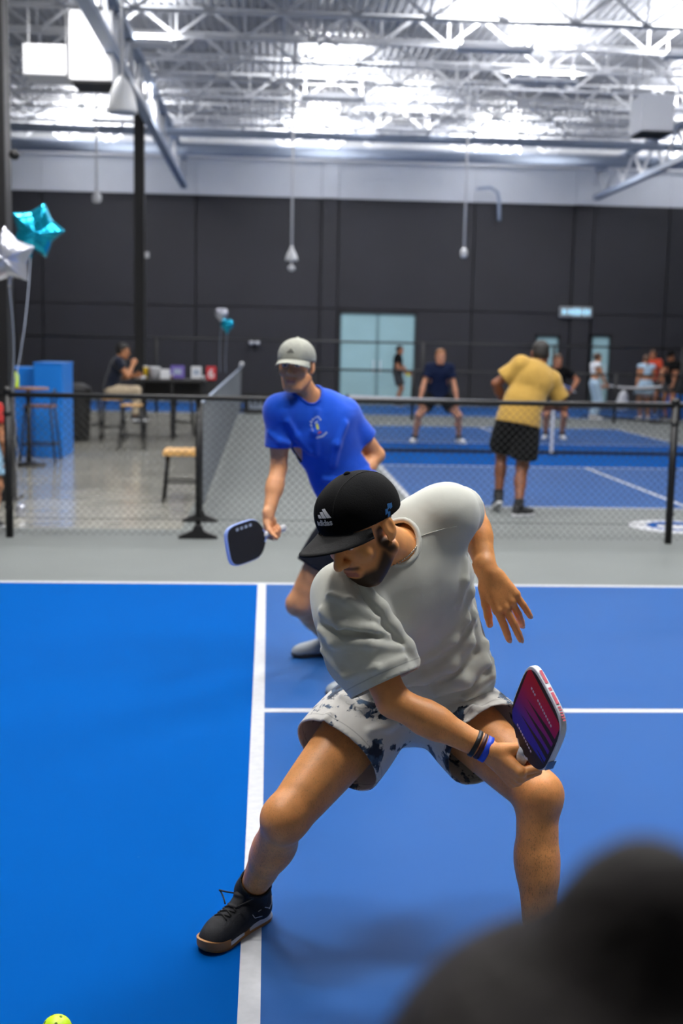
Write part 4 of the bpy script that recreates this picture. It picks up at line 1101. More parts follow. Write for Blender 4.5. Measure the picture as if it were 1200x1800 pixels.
def rig(pos, yaw, s=1.0, hipz=.93, lean=0.0, side=0.0, twist=0.0, feet=None, hands=None, head=(0, 0, 0), hip_off=(0, 0), build=1.0, poles=None, hand=None, toes=(12, 12), knee_out=.25):
    """local axes: right, forward, up.  feet / hands: {'r': (x, y, z), 'l': ...} local, z of the ankle / wrist"""
    yaw = math.radians(yaw); f = V3(math.sin(yaw), math.cos(yaw), 0); r = V3(math.cos(yaw), -math.sin(yaw), 0); u = V3(0, 0, 1)
    o = V3(pos[0], pos[1], 0); W_ = lambda p: o+(r*p[0]+f*p[1])*s+u*p[2]*s
    J = {'build': build}
    J['pelvis'] = W_((hip_off[0], hip_off[1], hipz+.03))
    la, sa, tw = math.radians(lean), math.radians(side), math.radians(twist)
    up = nrm(u*math.cos(la)*math.cos(sa)+f*math.sin(la)+r*math.sin(sa))
    J['neck'] = J['pelvis']+up*.53*s
    rt = nrm(r*math.cos(tw)+f*math.sin(tw)); rt = nrm(rt-up*(rt@up)); ft = np.cross(up, rt)
    for q, sg in (('_r', 1), ('_l', -1)):
        J['sh'+q] = J['neck']+rt*sg*.175*s-up*.055*s
        hr = nrm(r-up*(r@up)*.5); J['hp'+q] = J['pelvis']+hr*sg*.092*s-u*.03*s
        ft_ = (feet or {}).get(q[1], (sg*.12, 0, .10)); an = W_(ft_)
        kn, an = ik(J['hp'+q], an, .435*s, .425*s, f+r*sg*knee_out); J['kn'+q] = kn; J['an'+q] = an
        ta = math.radians(toes[0 if q == '_r' else 1])*sg; J['toe'+q] = f*math.cos(ta)+r*math.sin(ta); J['lf'+q] = J['toe'+q]
        hd = (hands or {}).get(q[1], (sg*.26, .06, .80)); wt = W_(hd)
        pl = (poles or {}).get(q[1], (sg*.5, -1, -.4)); el, wr = ik(J['sh'+q], wt, .295*s, .255*s, r*pl[0]+f*pl[1]+u*pl[2])
        J['el'+q] = el; J['wr'+q] = wr; d = nrm(wr-el)
        hh = (hand or {}).get(q[1], {}); n = hh.get('n')
        n = nrm(-r*sg) if n is None else nrm(r*n[0]+f*n[1]+u*n[2])
        J['hand'+q] = {'d': nrm(d+(r*hh['d'][0]+f*hh['d'][1]+u*hh['d'][2])) if 'd' in hh else d, 'n': n, 'curl': hh.get('curl', [(20, 30, 20), (25, 35, 20), (30, 40, 25), (35, 40, 25)]), 'thumb': hh.get('thumb', (35, 20, 20))}
    hy, hp, hrl = [math.radians(a) for a in head]
    fw = nrm((ft*math.cos(hy)+rt*math.sin(hy))*1.0); fw = nrm(V3(fw[0], fw[1], 0)); hf = fw*math.cos(hp)-u*math.sin(hp)
    hu = u*math.cos(hp)+fw*math.sin(hp); sd = np.cross(hf, hu); hu = nrm(hu*math.cos(hrl)+sd*math.sin(hrl))
    J['R'] = frame_of(hf, hu); J['head'] = J['neck']+nrm(up+u)*.13*s+fw*.035*s+hf*.02*s
    return J

GRIP = [(75, 85, 40), (78, 88, 42), (80, 88, 42), (82, 85, 40)]
def paddle(o, a, w, label, m_face, m_edge, m_grip, L=.275, Wd=.195, th=.015, grip=.13, extra=None, name='pickleball_paddle'):
    """o: throat centre; a: from the handle towards the tip; w: across the face"""
    a, w = nrm(a), nrm(w); w = nrm(w-a*(w@a)); n = np.cross(w, a); o = np.asarray(o, float)
    root = empty(name, tuple(o-a*grip), label, 'paddle')
    h = Wd/2; out = [(.018, 0), (.028, .010), (h*.78, .040), (h*.97, .075), (h, .11), (h, L-.07), (h*.93, L-.028), (h*.72, L-.006), (h*.4, L)]
    out = out+[(-x, y) for x, y in out[::-1]]; out = smooth_poly(out, 3)
    fr = lambda off: (tuple(o+n*off), tuple(w), tuple(a), tuple(n))
    inner = [(x*.955, .014+(y-.014)*.965 if y > .012 else y+.012) for x, y in out]
    MB().prism(out, th, fr(-th/2)).build('edge_guard', m_edge, root, bevel=.0025)
    f1 = MB().prism(inner, .0012, fr(th/2)).build('face', m_face, root); f2 = MB().prism(inner, .0012, fr(-th/2-.0012)).build('face', m_face, root)
    S = SDF(); R = np.stack([w, a, n], 1)
    S.cone(o+a*.004, o-a*(grip-.01), .0165, .0155, k=.005, flat=(n, .85)); S.cone(o-a*(grip-.012), o-a*grip, .0165, .0185, k=.004, flat=(n, .85))
    p, q = sdf_mesh(S, .004); np_mesh('handle', p, q, m_grip, root)
    if extra: extra(root, o, a, w, n, th)
    return root

# ================================================================ front player
def np_(t): return np.array(t, float)
def text_decal(txt, size, to_world, m, parent, name, shear=0.0, bold=0.0):
    cu = bpy.data.curves.new(name, 'FONT'); cu.body = txt; cu.size = size; cu.align_x = 'CENTER'; cu.shear = shear; cu.offset = bold; cu.resolution_u = 3
    ob = bpy.data.objects.new(name, cu); COL.objects.link(ob)
    dg = bpy.context.evaluated_depsgraph_get(); me = bpy.data.meshes.new_from_object(ob.evaluated_get(dg)); bpy.data.objects.remove(ob)
    n = len(me.vertices); co = np.zeros(n*3); me.vertices.foreach_get('co', co); co = co.reshape(-1, 3)
    me.vertices.foreach_set('co', np.ascontiguousarray(to_world(co[:, 0], co[:, 1]), np.float32).ravel()); me.update()
    me.materials.clear(); o = link(name, me, m, parent); return o

def flat_decal(polys, to_world, m, parent, name, sub=6):
    """2D polygons (quads) diced finely so that they can follow a curved surface"""
    vs, fs = [], []
    for (a, b, c, d) in polys:
        n0 = len(vs)
        for i in range(sub+1):
            for k in range(sub+1):
                p = [(a[q]*(1-i/sub)+b[q]*i/sub)*(1-k/sub)+(d[q]*(1-i/sub)+c[q]*i/sub)*k/sub for q in (0, 1)]; vs.append(p)
        for i in range(sub):
            for k in range(sub):
                q = n0+i*(sub+1)+k; fs.append((q, q+1, q+sub+2, q+sub+1))
    v = np.array(vs); W_ = to_world(v[:, 0], v[:, 1]); me = bpy.data.meshes.new(name); me.from_pydata([tuple(p) for p in W_], [], fs); me.update()
    return link(name, me, m, parent, smooth=True)

man = empty('person', (.36, 3.2, 0), 'bearded man in a black cap, plain grey tee and blotched shorts lunging to hit low', 'person')
J1 = dict(pelvis=V3(.428, 3.405, .685), neck=np_((0.360, 3.150, 1.165)), sh_r=np_((0.201, 3.060, 1.049)), sh_l=np_((0.477, 3.200, 1.236)),
          hp_r=V3(.325, 3.375, .66), hp_l=V3(.532, 3.41, .648), kn_r=V3(.060, 3.103, .43), an_r=V3(-.033, 3.352, .105), kn_l=V3(.728, 3.055, .512), an_l=V3(.727, 2.945, .10),
          el_r=np_((0.323, 2.960, 0.796)), wr_r=np_((0.569, 2.885, 0.684)), el_l=np_((0.584, 3.450, 1.225)), wr_l=np_((0.617, 3.300, 1.065)), build=1.03)
J1['toe_r'] = nrm((-.62, -.785, 0)); J1['toe_l'] = nrm((.35, -.94, 0)); J1['lf_r'] = nrm((-.55, -.8, .1)); J1['lf_l'] = nrm((.35, -.95, .1))
hy, hp_, hr_ = math.radians(45), math.radians(32), math.radians(9)
fh = V3(-math.sin(hy), -math.cos(hy), 0); hf = fh*math.cos(hp_)+V3(0, 0, -math.sin(hp_)); hu = V3(0, 0, math.cos(hp_))+fh*math.sin(hp_)
sd = np.cross(hf, hu); hu = nrm(hu*math.cos(hr_)+sd*math.sin(hr_))
J1['R'] = frame_of(hf, hu); J1['head'] = np_((0.240, 3.000, 1.229))
pa = V3(.0581, -.6433, .7634); pw = V3(.2921, -.7202, -.6292); po = V3(.6383, 2.8442, .7009); grip_c = po-pa*.062
fd = nrm(grip_c-J1['wr_r']); d1 = nrm(fd-pa*(fd@pa)); ph_ = math.radians(-30); d1 = nrm(d1*math.cos(ph_)+np.cross(pa, d1)*math.sin(ph_))
J1['wr_r'] = grip_c-d1*.080-np.cross(pa, d1)*.026
J1['hand_r'] = {'d': d1, 'n': np.cross(pa, d1), 'curl': [(62, 88, 55), (70, 90, 55), (74, 92, 55), (76, 90, 50)], 'thumb': (30, 52, 30), 'spread': .02}
J1['hand_l'] = {'d': nrm(np_((0.693, 3.270, 0.946))-J1['wr_l']), 'n': V3(-.1, 1, -.1), 'curl': [(14, 14, 8), (10, 14, 8), (24, 22, 10), (8, 16, 8)], 'thumb': (22, 22, 8), 'spread': .07}
LOOK1 = dict(skin='#e29a5c', flush='#cf7a4a', hairy=.8, beard='#19110d', beard_a=.96, hair='#15100d', hairline=.03, nape=-.05, brow='#1a120e', lips='#a05850', jaw=1.02, nose=1.02, head_s=1.04, hand_s=1.12)
body1, SB1, HD1 = person_body(J1, LOOK1, man, v=.0065, hv=.0025, headv=.0029)
# nails of the free hand
nail = mat('nail', '#d9a892', rough=.3)
for p, vv in HD1['_l'][0]:
    bk = nrm(-J1['hand_l']['n']-vv*((-J1['hand_l']['n'])@vv)); q = SB1.onto([p+bk*.006-vv*.002], .0)[0]; sdv = np.cross(vv, bk)
    MB().prism(smooth_poly([(-.0042, -.005), (.0042, -.005), (.0045, .003), (.002, .0065), (-.002, .0065), (-.0045, .003)], 2), .0008, (tuple(q-bk*.0002), tuple(sdv), tuple(vv), tuple(bk))).build('fingernail', nail, body1)

GREY = fabric('sage_grey_cotton', '#c5c6bd', var=.03, wr=.15, wscale=6)
def fold(pts, r, dp, op='u'): return (pts, r, dp, op)
F1 = [fold([(0.237, 2.980, 1.088), (0.264, 2.980, 1.022), (0.291, 2.980, 0.968), (0.325, 2.980, 0.915), (0.349, 2.980, 0.880)], .016, .003),
      fold([(0.259, 3.000, 1.084), (0.289, 3.000, 1.025), (0.323, 3.000, 0.963), (0.356, 3.000, 0.907), (0.372, 3.000, 0.862)], .008, -.001, 's'),
      fold([(0.224, 2.980, 1.073), (0.246, 2.970, 1.010), (0.276, 2.970, 0.959), (0.309, 2.970, 0.920)], .007, -.001, 's'),
      fold([(0.167, 2.970, 1.057), (0.205, 2.960, 1.034), (0.253, 2.960, 0.990)], .010, .003),
      fold([(0.157, 2.970, 1.022), (0.195, 2.950, 0.995), (0.246, 2.950, 0.975), (0.286, 2.950, 0.952)], .010, .003),
      fold([(0.168, 2.970, 0.996), (0.206, 2.950, 0.975), (0.260, 2.950, 0.961)], .008, .001, 's'),
      fold([(0.150, 2.970, 0.978), (0.189, 2.950, 0.946), (0.247, 2.950, 0.925), (0.318, 2.950, 0.923)], .010, .003),
      fold([(0.162, 2.970, 0.929), (0.219, 2.950, 0.896), (0.276, 2.950, 0.887), (0.326, 2.950, 0.896)], .009, .003),
      fold([(0.579, 3.200, 0.967), (0.560, 3.200, 0.888), (0.510, 3.200, 0.827), (0.433, 3.200, 0.792), (0.379, 3.200, 0.775)], .016, .006),
      fold([(0.600, 3.220, 0.923), (0.580, 3.220, 0.857), (0.532, 3.220, 0.799), (0.454, 3.220, 0.764)], .009, .001, 's'),
      fold([(0.621, 3.240, 0.878), (0.598, 3.240, 0.823), (0.550, 3.240, 0.774), (0.479, 3.240, 0.742)], .016, .006),
      fold([(0.643, 3.260, 0.825), (0.609, 3.260, 0.782), (0.550, 3.260, 0.742)], .013, .005),
      fold([(0.589, 3.200, 0.948), (0.568, 3.200, 0.875), (0.519, 3.200, 0.816), (0.441, 3.200, 0.780), (0.382, 3.200, 0.766)], .010, .004, 's'),
      fold([(0.567, 3.180, 1.035), (0.551, 3.180, 0.956), (0.512, 3.170, 0.895), (0.451, 3.170, 0.851), (0.393, 3.170, 0.828)], .014, .004),
      fold([(0.575, 3.180, 1.006), (0.559, 3.180, 0.928), (0.519, 3.170, 0.870), (0.455, 3.170, 0.829), (0.384, 3.170, 0.806)], .010, .004, 's'),
      fold([(0.629, 3.240, 0.849), (0.602, 3.240, 0.800), (0.551, 3.240, 0.760), (0.488, 3.240, 0.732)], .009, .004, 's'),
      fold([(0.536, 3.160, 1.124), (0.526, 3.150, 1.071), (0.514, 3.150, 1.009)], .010, .001)]
def boxy(S):                                       # loose cloth hanging off the reaching arm and over the waist
    S.cone(np_((0.208, 3.000, 1.003)), np_((0.232, 2.980, 0.912)), .085, .085, k=.04)
    S.cone(np_((0.395, 3.200, 1.224)), np_((0.492, 3.220, 1.245)), .060, .060, k=.05)
    S.cone(np_((0.493, 3.270, 0.951)), np_((0.544, 3.330, 0.764)), .09, .112, k=.05)
shirt1, SS1, _ = t_shirt(J1, GREY, man, g=.013, sleeve={'_r': .84, '_l': .58}, loose=.02, v=.0055, hem=.0, folds=F1, sleeve_r={'_r': .080, '_l': .062}, neck_r=.064, extra=boxy, neck_off=(-.045, -.015, .0))
# shoulder and armhole seams
for pts in ([(0.384, 3.100, 1.189), (0.409, 3.100, 1.201), (0.438, 3.100, 1.210), (0.468, 3.100, 1.217), (0.499, 3.100, 1.220)], [(0.234, 2.980, 1.091), (0.227, 2.980, 1.059), (0.225, 2.970, 1.029), (0.229, 2.970, 0.999)]):
    q = SS1.onto(np.array(pts), .0006); MB().tube([tuple(p) for p in q], .0010, 5).build('seam', GREY, shirt1, smooth=True)
SHORT = blotch_fabric('pale_blotched_cotton', '#cfccc6', '#1b2436', '#4a5f78')
F2 = [fold([(0.211, 3.250, 0.736), (0.271, 3.200, 0.719), (0.349, 3.200, 0.711)], .012, .003), fold([(0.273, 3.200, 0.630), (0.351, 3.200, 0.655), (0.427, 3.250, 0.660)], .011, .003),
      fold([(0.492, 3.200, 0.676), (0.569, 3.200, 0.711), (0.648, 3.200, 0.736)], .011, .003), fold([(0.509, 3.200, 0.630), (0.558, 3.170, 0.656), (0.596, 3.150, 0.679)], .010, .003),
      fold([(0.170, 3.200, 0.695), (0.145, 3.150, 0.647), (0.121, 3.100, 0.624)], .010, .003), fold([(0.521, 3.200, 0.740), (0.599, 3.200, 0.768), (0.654, 3.200, 0.784)], .010, .0, 's')]
shorts1, SH1, _ = shorts(J1, SHORT, man, g=.022, leg=.47, v=.006, flare=.03, rise=.10, folds=F2)

BLK = mat('black_shoe_mesh', '#1b1c20', rough=.75, bump=.3, bscale=500, spec=.3); BLKS = mat('black_sock_knit', '#0c0c0e', rough=.95, bump=.3, bscale=400)
WMID = mat('white_midsole_foam', '#cfd0d4', rough=.6); GUM = mat('gum_rubber', '#a5713a', rough=.6, var=.08, vscale=30); LACE = mat('black_lace', '#141416', rough=.9)
shR, PR_, SR_, RR_ = shoe(man, J1['an_r'], J1['toe_r'], (0, 0, 1), BLK, WMID, GUM, s=1.06, v=.0045, laces=True, lace_m=LACE, detail=True, sock_m=BLKS, shin=J1['kn_r'], sock_h=.062)
shoe(man, J1['an_l'], J1['toe_l'], (0, 0, 1), BLK, WMID, GUM, s=1.06, v=.006, mirror=True, laces=True, lace_m=LACE, sock_m=BLKS, shin=J1['kn_l'], sock_h=.062)
# thin white strokes on the shoe's outer and inner sides
for sgn in (-1, 1):
    for pts in ([(.05, -.035, .05), (.05, -.01, .062), (.05, .015, .060)], [(.05, .0, .036), (.05, .03, .046), (.05, .04, .062)], [(.05, -.06, .08), (.05, -.05, .06), (.05, -.03, .05)]):
        q = SR_.onto([PR_(sgn*x, y, z) for x, y, z in pts], .0008); MB().tube([tuple(p) for p in q], .0011, 5).build('side_stroke', WMID, shR, smooth=True)

CAPB = mat('black_cap_twill', '#070708', rough=.9, bump=.2, bscale=300, spec=.12); CAPV = mat('black_brim_twill', '#0c0c0d', rough=.8, bump=.2, bscale=300, spec=.25)
cap1, SC1, PC1, RC1 = cap(J1, LOOK1, man, CAPB, CAPV, v=.0040, detail=True, brim_l=.084, droop=.014, tilt=math.radians(14))
LOGO = mat('white_embroidery', '#cfcfd2', rough=.7)
def on_cap(x, y):                                  # x to the wearer's left (image right), y up, metres, from the middle of the logo
    a = x*1.3/.100+.0; z = .080+y*1.3
    return SC1.onto([PC1(-.108*math.sin(t), .125*math.cos(t), zz) for t, zz in zip(a, z)], .0009)
text_decal('adidas', .0175, lambda x, y: on_cap(x, y-.0165), LOGO, cap1, 'cap_lettering', bold=.0006)
bars = []
for k, (x, h) in enumerate(((-.0165, .0085), (-.0045, .0160), (.0075, .0245))):
    bars.append(((x-.002, 0), (x+.0085, 0), (x+.0085-.62*h, h), (x-.002-.62*h+.0015, h*.93)))
flat_decal([tuple((px+.006, py-.001) for px, py in b) for b in bars], on_cap, LOGO, cap1, 'cap_bars')
BLUEPR = mat('cap_blue_print', '#1c5c94', rough=.7)
for k, (x, y0) in enumerate(((.120, -.036), (.128, -.028), (.134, -.030), (.124, -.044))):
    flat_decal([((x, y0), (x+.007, y0+.002), (x+.009, y0+.011), (x+.003, y0+.012))], on_cap, BLUEPR, cap1, 'side_print', 3)

# chain necklace
T1, H1_ = torso_frame(J1); nc = J1['neck']+T1[:, 2]*.045+T1[:, 1]*.01+V3(-.03, -.012, 0)
pts = [nc+T1[:, 0]*(.070*math.cos(t))+T1[:, 1]*(.068*math.sin(t))-T1[:, 2]*(.022*math.sin(t)) for t in np.linspace(0, 2*math.pi, 73)]
pts = SB1.onto(pts, .0022)
mb = MB()
for i in range(72):
    if i % 1 == 0:
        a, b = pts[i], pts[i+1]; mb.lathe([(.0012, 0), (.0024, .0015), (.0024, .0035), (.0012, .005)], tuple(a), 6, axis=tuple(b-a))
nk = mb.build('necklace', mat('steel_chain', '#b9b4a8', rough=.25, metal=1.0), man, smooth=True)

# wristbands
def band(t, w, m, rad, name='wristband'):
    ax = nrm(J1['wr_r']-J1['el_r']); c = lerp(J1['el_r'], J1['wr_r'], t); mb = MB(); n = 28; x = nrm(np.cross(ax, V3(0, 0, 1))); y = np.cross(ax, x); vs = []
    prof = [(rad, -w/2), (rad+.0022, -w/2+.001), (rad+.0022, w/2-.001), (rad, w/2), (rad-.002, w/2), (rad-.002, -w/2)]
    for r_, h in prof:
        for k in range(n):
            tt = 2*math.pi*k/n; vs.append(c+ax*h+x*r_*math.cos(tt)+y*r_*math.sin(tt))
    fs = [(i*n+k, i*n+(k+1) % n, ((i+1) % 6)*n+(k+1) % n, ((i+1) % 6)*n+k) for i in range(6) for k in range(n)]
    return mb.add(vs, fs).build(name, m, man, smooth=True)
tag(band(.87, .012, mat('black_silicone', '#101014', rough=.5), .0335), 'black silicone wristband with white print'); tag(band(.925, .010, mat('maroon_silicone', '#3b1220', rough=.5), .0325), 'dark maroon wristband'); tag(band(.98, .016, mat('blue_silicone', '#1846d8', rough=.45), .0325), 'bright blue silicone wristband')

# paddle in the right hand
def paddle_face_mat():
    m = bpy.data.materials.new('printed_paddle_face'); m.use_nodes = True; nt = m.node_tree; b = nt.nodes['Principled BSDF']; b.inputs['Roughness'].default_value = .5
    at = nt.nodes.new('ShaderNodeAttribute'); at.attribute_name = 'puv'; sp = nt.nodes.new('ShaderNodeSeparateXYZ'); nt.links.new(at.outputs['Vector'], sp.inputs[0])
    def math_(op, a, b_=None, clamp=False):
        n = nt.nodes.new('ShaderNodeMath'); n.operation = op; n.use_clamp = clamp
        for i, v in enumerate((a, b_)):
            if v is None: continue
            if isinstance(v, (int, float)): n.inputs[i].default_value = v
            else: nt.links.new(v, n.inputs[i])
        return n.outputs[0]
    x, y = sp.outputs['X'], sp.outputs['Y']
    t = math_('ADD', math_('MULTIPLY', y, 3.9), math_('MULTIPLY', x, -1.2))
    rp = nt.nodes.new('ShaderNodeValToRGB'); cr = rp.color_ramp; nt.links.new(t, rp.inputs['Fac'])
    cr.elements[0].position = .0; cr.elements[0].color = (.012, .01, .014, 1); cr.elements[1].position = 1; cr.elements[1].color = (*lin('#b5122c'), 1)
    for p, c in ((.23, (.012, .01, .014)), (.25, lin('#14219c')), (.40, lin('#2b1f9a')), (.60, lin('#7b0f6a')), (.80, lin('#a80f45'))):
        e = cr.elements.new(p); e.color = (*c, 1)
    # dark slashes running across the middle, tapering to the left
    ph = math_('MODULO', math_('ADD', math_('MULTIPLY', math_('ADD', y, math_('MULTIPLY', x, -.10)), 1/.034), 10.0), 1.0)
    wd = math_('MULTIPLY', math_('ADD', x, .055), 5.0, True)
    sl = math_('LESS_THAN', ph, math_('MINIMUM', wd, .55))
    rng = math_('MULTIPLY', math_('GREATER_THAN', y, .088), math_('LESS_THAN', math_('SUBTRACT', y, math_('MULTIPLY', x, .25)), .185))
    mk = math_('MULTIPLY', sl, rng)
    mx = nt.nodes.new('ShaderNodeMixRGB'); nt.links.new(mk, mx.inputs['Fac']); nt.links.new(rp.outputs['Color'], mx.inputs['Color1']); mx.inputs['Color2'].default_value = (.014, .01, .016, 1)
    bd = math_('MAXIMUM', math_('GREATER_THAN', math_('ABSOLUTE', x), .0845), math_('GREATER_THAN', y, .252))
    m2 = nt.nodes.new('ShaderNodeMixRGB'); nt.links.new(bd, m2.inputs['Fac']); nt.links.new(mx.outputs['Color'], m2.inputs['Color1']); m2.inputs['Color2'].default_value = (.012, .01, .014, 1)
    nt.links.new(m2.outputs['Color'], b.inputs['Base Color']); b.inputs['Specular IOR Level'].default_value = .15; return m
EDGE = mat('white_edge_guard', '#d2d3dc', rough=.45); GRIPW = mat('white_grip_wrap', '#c9c9cc', rough=.7, bump=.2, bscale=120); REDP = mat('crimson_print', '#b81c44', rough=.5); PALE = mat('pale_print', '#b8a9c4', rough=.5); DARKP = mat('black_carbon_face', '#101013', rough=.6)
def paddle_extra(root, o, a, w, n, th):
    for f in [c for c in root.children if c.name.startswith('face')]:
        me = f.data; co = np.zeros(len(me.vertices)*3); me.vertices.foreach_get('co', co); q = co.reshape(-1, 3)-o
        at = me.attributes.new('puv', 'FLOAT_VECTOR', 'POINT'); at.data.foreach_set('vector', np.stack([q@w, q@a, q*0@w], 1).astype(np.float32).ravel())
    L = .275
    for side in (1, -1):                         # black frame, pale lettering marks on the face
        z = side*(th/2+.0014)
        for k in range(13):
            if k == 3: continue
            x0 = -.052+k*.0088; MB().prism([(x0, .208), (x0+.0055, .208), (x0+.0055, .2145), (x0, .2145)], .0004*side, (tuple(o+n*z), tuple(w), tuple(a), tuple(n))).build('face_print', PALE, root)
        for k in range(9):
            x0 = -.05+k*.0095; MB().prism([(x0, .052), (x0+.006, .052), (x0+.006, .058), (x0, .058)], .0004*side, (tuple(o+n*z), tuple(w), tuple(a), tuple(n))).build('face_print', PALE, root)
    for x0, x1 in ((-.055, -.018), (-.006, .003), (.008, .040)):   # red bars printed on the tip's edge
        MB().prism([(x0, -.0035), (x1, -.0035), (x1, .0035), (x0, .0035)], .0006, (tuple(o+a*(L+.0002)), tuple(w), tuple(n), tuple(a))).build('edge_print', REDP, root)
    for k in range(6):
        x0 = .046+k*.0062; MB().prism([(x0, -.0035), (x0+.0040, -.0035), (x0+.0040, .0035), (x0, .0035)], .0006, (tuple(o+a*(L-.0015-.0016*k)), tuple(w), tuple(n), tuple(a))).build('edge_print', REDP, root)
    h = .195/2                                    # grey lead tape round one corner
    MB().box((0, 0, 0), (1, 1, 1)) if False else None
    tp = MB(); c0 = o+w*(h+.0005)+a*.10
    tp.prism([(-.018, -.011), (.018, -.011), (.018, .011), (-.018, .011)], .0015, (tuple(c0), tuple(a), tuple(n), tuple(w))).build('lead_tape', mat('lead_tape', '#5b708e', rough=.45, metal=.3), root)
pd1 = paddle(po, pa, pw, 'crimson, violet and blue printed paddle with white edge held by the bearded man', paddle_face_mat(), EDGE, GRIPW, extra=paddle_extra)

# ================================================================ partner in the blue tee
def dress(J, look, root, v=.010, hv=.0045, headv=.006, shirt=None, short=None, shoe_m=None, s=1.0, cap_m=None, hair_m=None, hair_kw=None, shirt_kw=None, short_kw=None, sock=None, trouser=None, sole=None, shoe_kw=None, lf=None):
    b, S, H = person_body(J, look, root, v=v, hv=hv, headv=headv, s=s)
    out = {'body': b, 'S': S, 'hands': H}
    if shirt: out['shirt'] = t_shirt(J, shirt, root, v=v*.9, s=s, **(shirt_kw or {}))
    if short: out['shorts'] = shorts(J, short, root, v=v*.95, s=s, **(short_kw or {}))
    if trouser: out['trousers'] = trousers(J, trouser, root, s=s, v=v)
    if cap_m: out['cap'] = cap(J, look, root, *cap_m, s=s, v=max(.005, v*.6), tilt=math.radians(7))
    if hair_m: out['hair'] = hair_cap(J, look, root, hair_m, s=s, v=max(.006, v*.7), **(hair_kw or {}))
    if shoe_m:
        for q, mir in (('_r', False), ('_l', True)):
            shoe(root, J['an'+q], J['toe'+q], J.get('up'+q, (0, 0, 1)), shoe_m, sole or M['white_plastic'], sole or M['white_plastic'], s=s*1.03, v=.008, mirror=mir, laces=False, sock_m=sock, shin=J['kn'+q], sock_h=.06, **(shoe_kw or {}))
    return out

def head_frame(yaw, pitch, roll=0.0):
    """yaw: degrees from facing the camera side (-Y), positive towards -X"""
    y, p, r = [math.radians(a) for a in (yaw, pitch, roll)]
    fh = V3(-math.sin(y), -math.cos(y), 0); f = fh*math.cos(p)+V3(0, 0, -math.sin(p)); u = V3(0, 0, math.cos(p))+fh*math.sin(p); s_ = np.cross(f, u)
    return frame_of(f, nrm(u*math.cos(r)+s_*math.sin(r)))

mate = empty('person', (.45, 6.1, 0), 'young man in a royal blue tee and pale grey cap crouching behind the bearded man', 'person')
J2 = dict(pelvis=np_((0.488, 6.240, 0.794)), neck=np_((0.185, 6.080, 1.452)), sh_r=np_((0.058, 6.020, 1.362)), sh_l=np_((0.383, 6.160, 1.342)),
          hp_r=np_((0.387, 6.220, 0.736)), hp_l=np_((0.592, 6.250, 0.733)), el_r=np_((0.056, 6.050, 1.076)), wr_r=np_((0.044, 5.920, 0.846)), el_l=np_((0.564, 6.240, 1.129)), wr_l=np_((0.408, 6.060, 0.964)), build=1.0)
J2['an_r'] = np_((0.342, 6.473, 0.103)); J2['an_l'] = np_((0.483, 5.752, 0.103))
J2['kn_r'], J2['an_r'] = ik(J2['hp_r'], J2['an_r'], .44, .43, V3(-.9, -1, .1)); J2['kn_l'], J2['an_l'] = ik(J2['hp_l'], J2['an_l'], .46, .45, V3(.4, -1, .1))
J2['toe_r'] = nrm((-.97, -.25, 0)); J2['toe_l'] = nrm((-.9, -.45, 0)); J2['lf_r'] = nrm((-.7, -.7, 0)); J2['lf_l'] = nrm((.2, -1, 0))
J2['R'] = head_frame(18, 3, 0); J2['head'] = np_((0.135, 5.980, 1.580))
p2a = nrm(np_((-0.087, 5.780, 0.745))-np_((0.025, 5.900, 0.769))); p2w = nrm(np_((-0.040, 5.840, 0.837))-np_((-0.015, 5.840, 0.640)))
g2 = np_((0.036, 5.900, 0.775)); d2 = nrm(nrm(g2-J2['wr_r'])); d2 = nrm(d2-p2a*(d2@p2a)); J2['wr_r'] = g2-d2*.075-np.cross(p2a, d2)*.024
J2['hand_r'] = {'d': d2, 'n': np.cross(p2a, d2), 'curl': GRIP, 'thumb': (30, 50, 30), 'spread': .02}
J2['hand_l'] = {'d': nrm(J2['wr_l']-J2['el_l']), 'n': V3(-.2, .6, -.6), 'curl': [(25, 35, 20)]*4}
LOOK2 = dict(skin='#d8996c', flush='#c88258', hair='#5a4230', hairline=.03, nape=-.04, brow='#5a4030', lips='#b06a60', jaw=.95)
BLUE = fabric('royal_blue_cotton', '#0f4cc0', var=.04, wr=.3); NAVY = fabric('navy_cotton', '#10141f', var=.05, sheen=0.0)
GCAP = mat('pale_grey_cap', '#97988e', rough=.85, var=.08, vscale=60, bump=.3, bscale=200)
GSHOE = mat('grey_shoe_mesh', '#8e959b', rough=.7, bump=.2, bscale=300); DSOLE = mat('dark_rubber', '#26282c', rough=.7)
D2 = dress(J2, LOOK2, mate, v=.0075, hv=.0032, headv=.004, shirt=BLUE, short=NAVY, shoe_m=GSHOE, sole=DSOLE, cap_m=(GCAP, GCAP), sock=mat('white_sock', '#c9cacc', rough=.9),
           shirt_kw=dict(g=.014, sleeve=.62, loose=.015, hem=.02, neck_r=.070, sleeve_r=.062,
             folds=[fold([(0.366, 6.050, 1.300), (0.338, 6.020, 1.202), (0.327, 6.050, 1.099)], .016, .003), fold([(0.094, 5.950, 1.316), (0.137, 5.950, 1.233), (0.209, 5.980, 1.147)], .014, .003), fold([(0.248, 5.980, 1.373), (0.229, 5.960, 1.262), (0.241, 6.000, 1.146)], .012, .002), fold([(0.025, 6.000, 1.256), (0.059, 5.980, 1.215), (0.104, 5.980, 1.202)], .012, .003), fold([(0.464, 6.150, 1.048), (0.376, 6.120, 1.020), (0.302, 6.100, 1.036)], .014, .003)]), short_kw=dict(leg=.55))
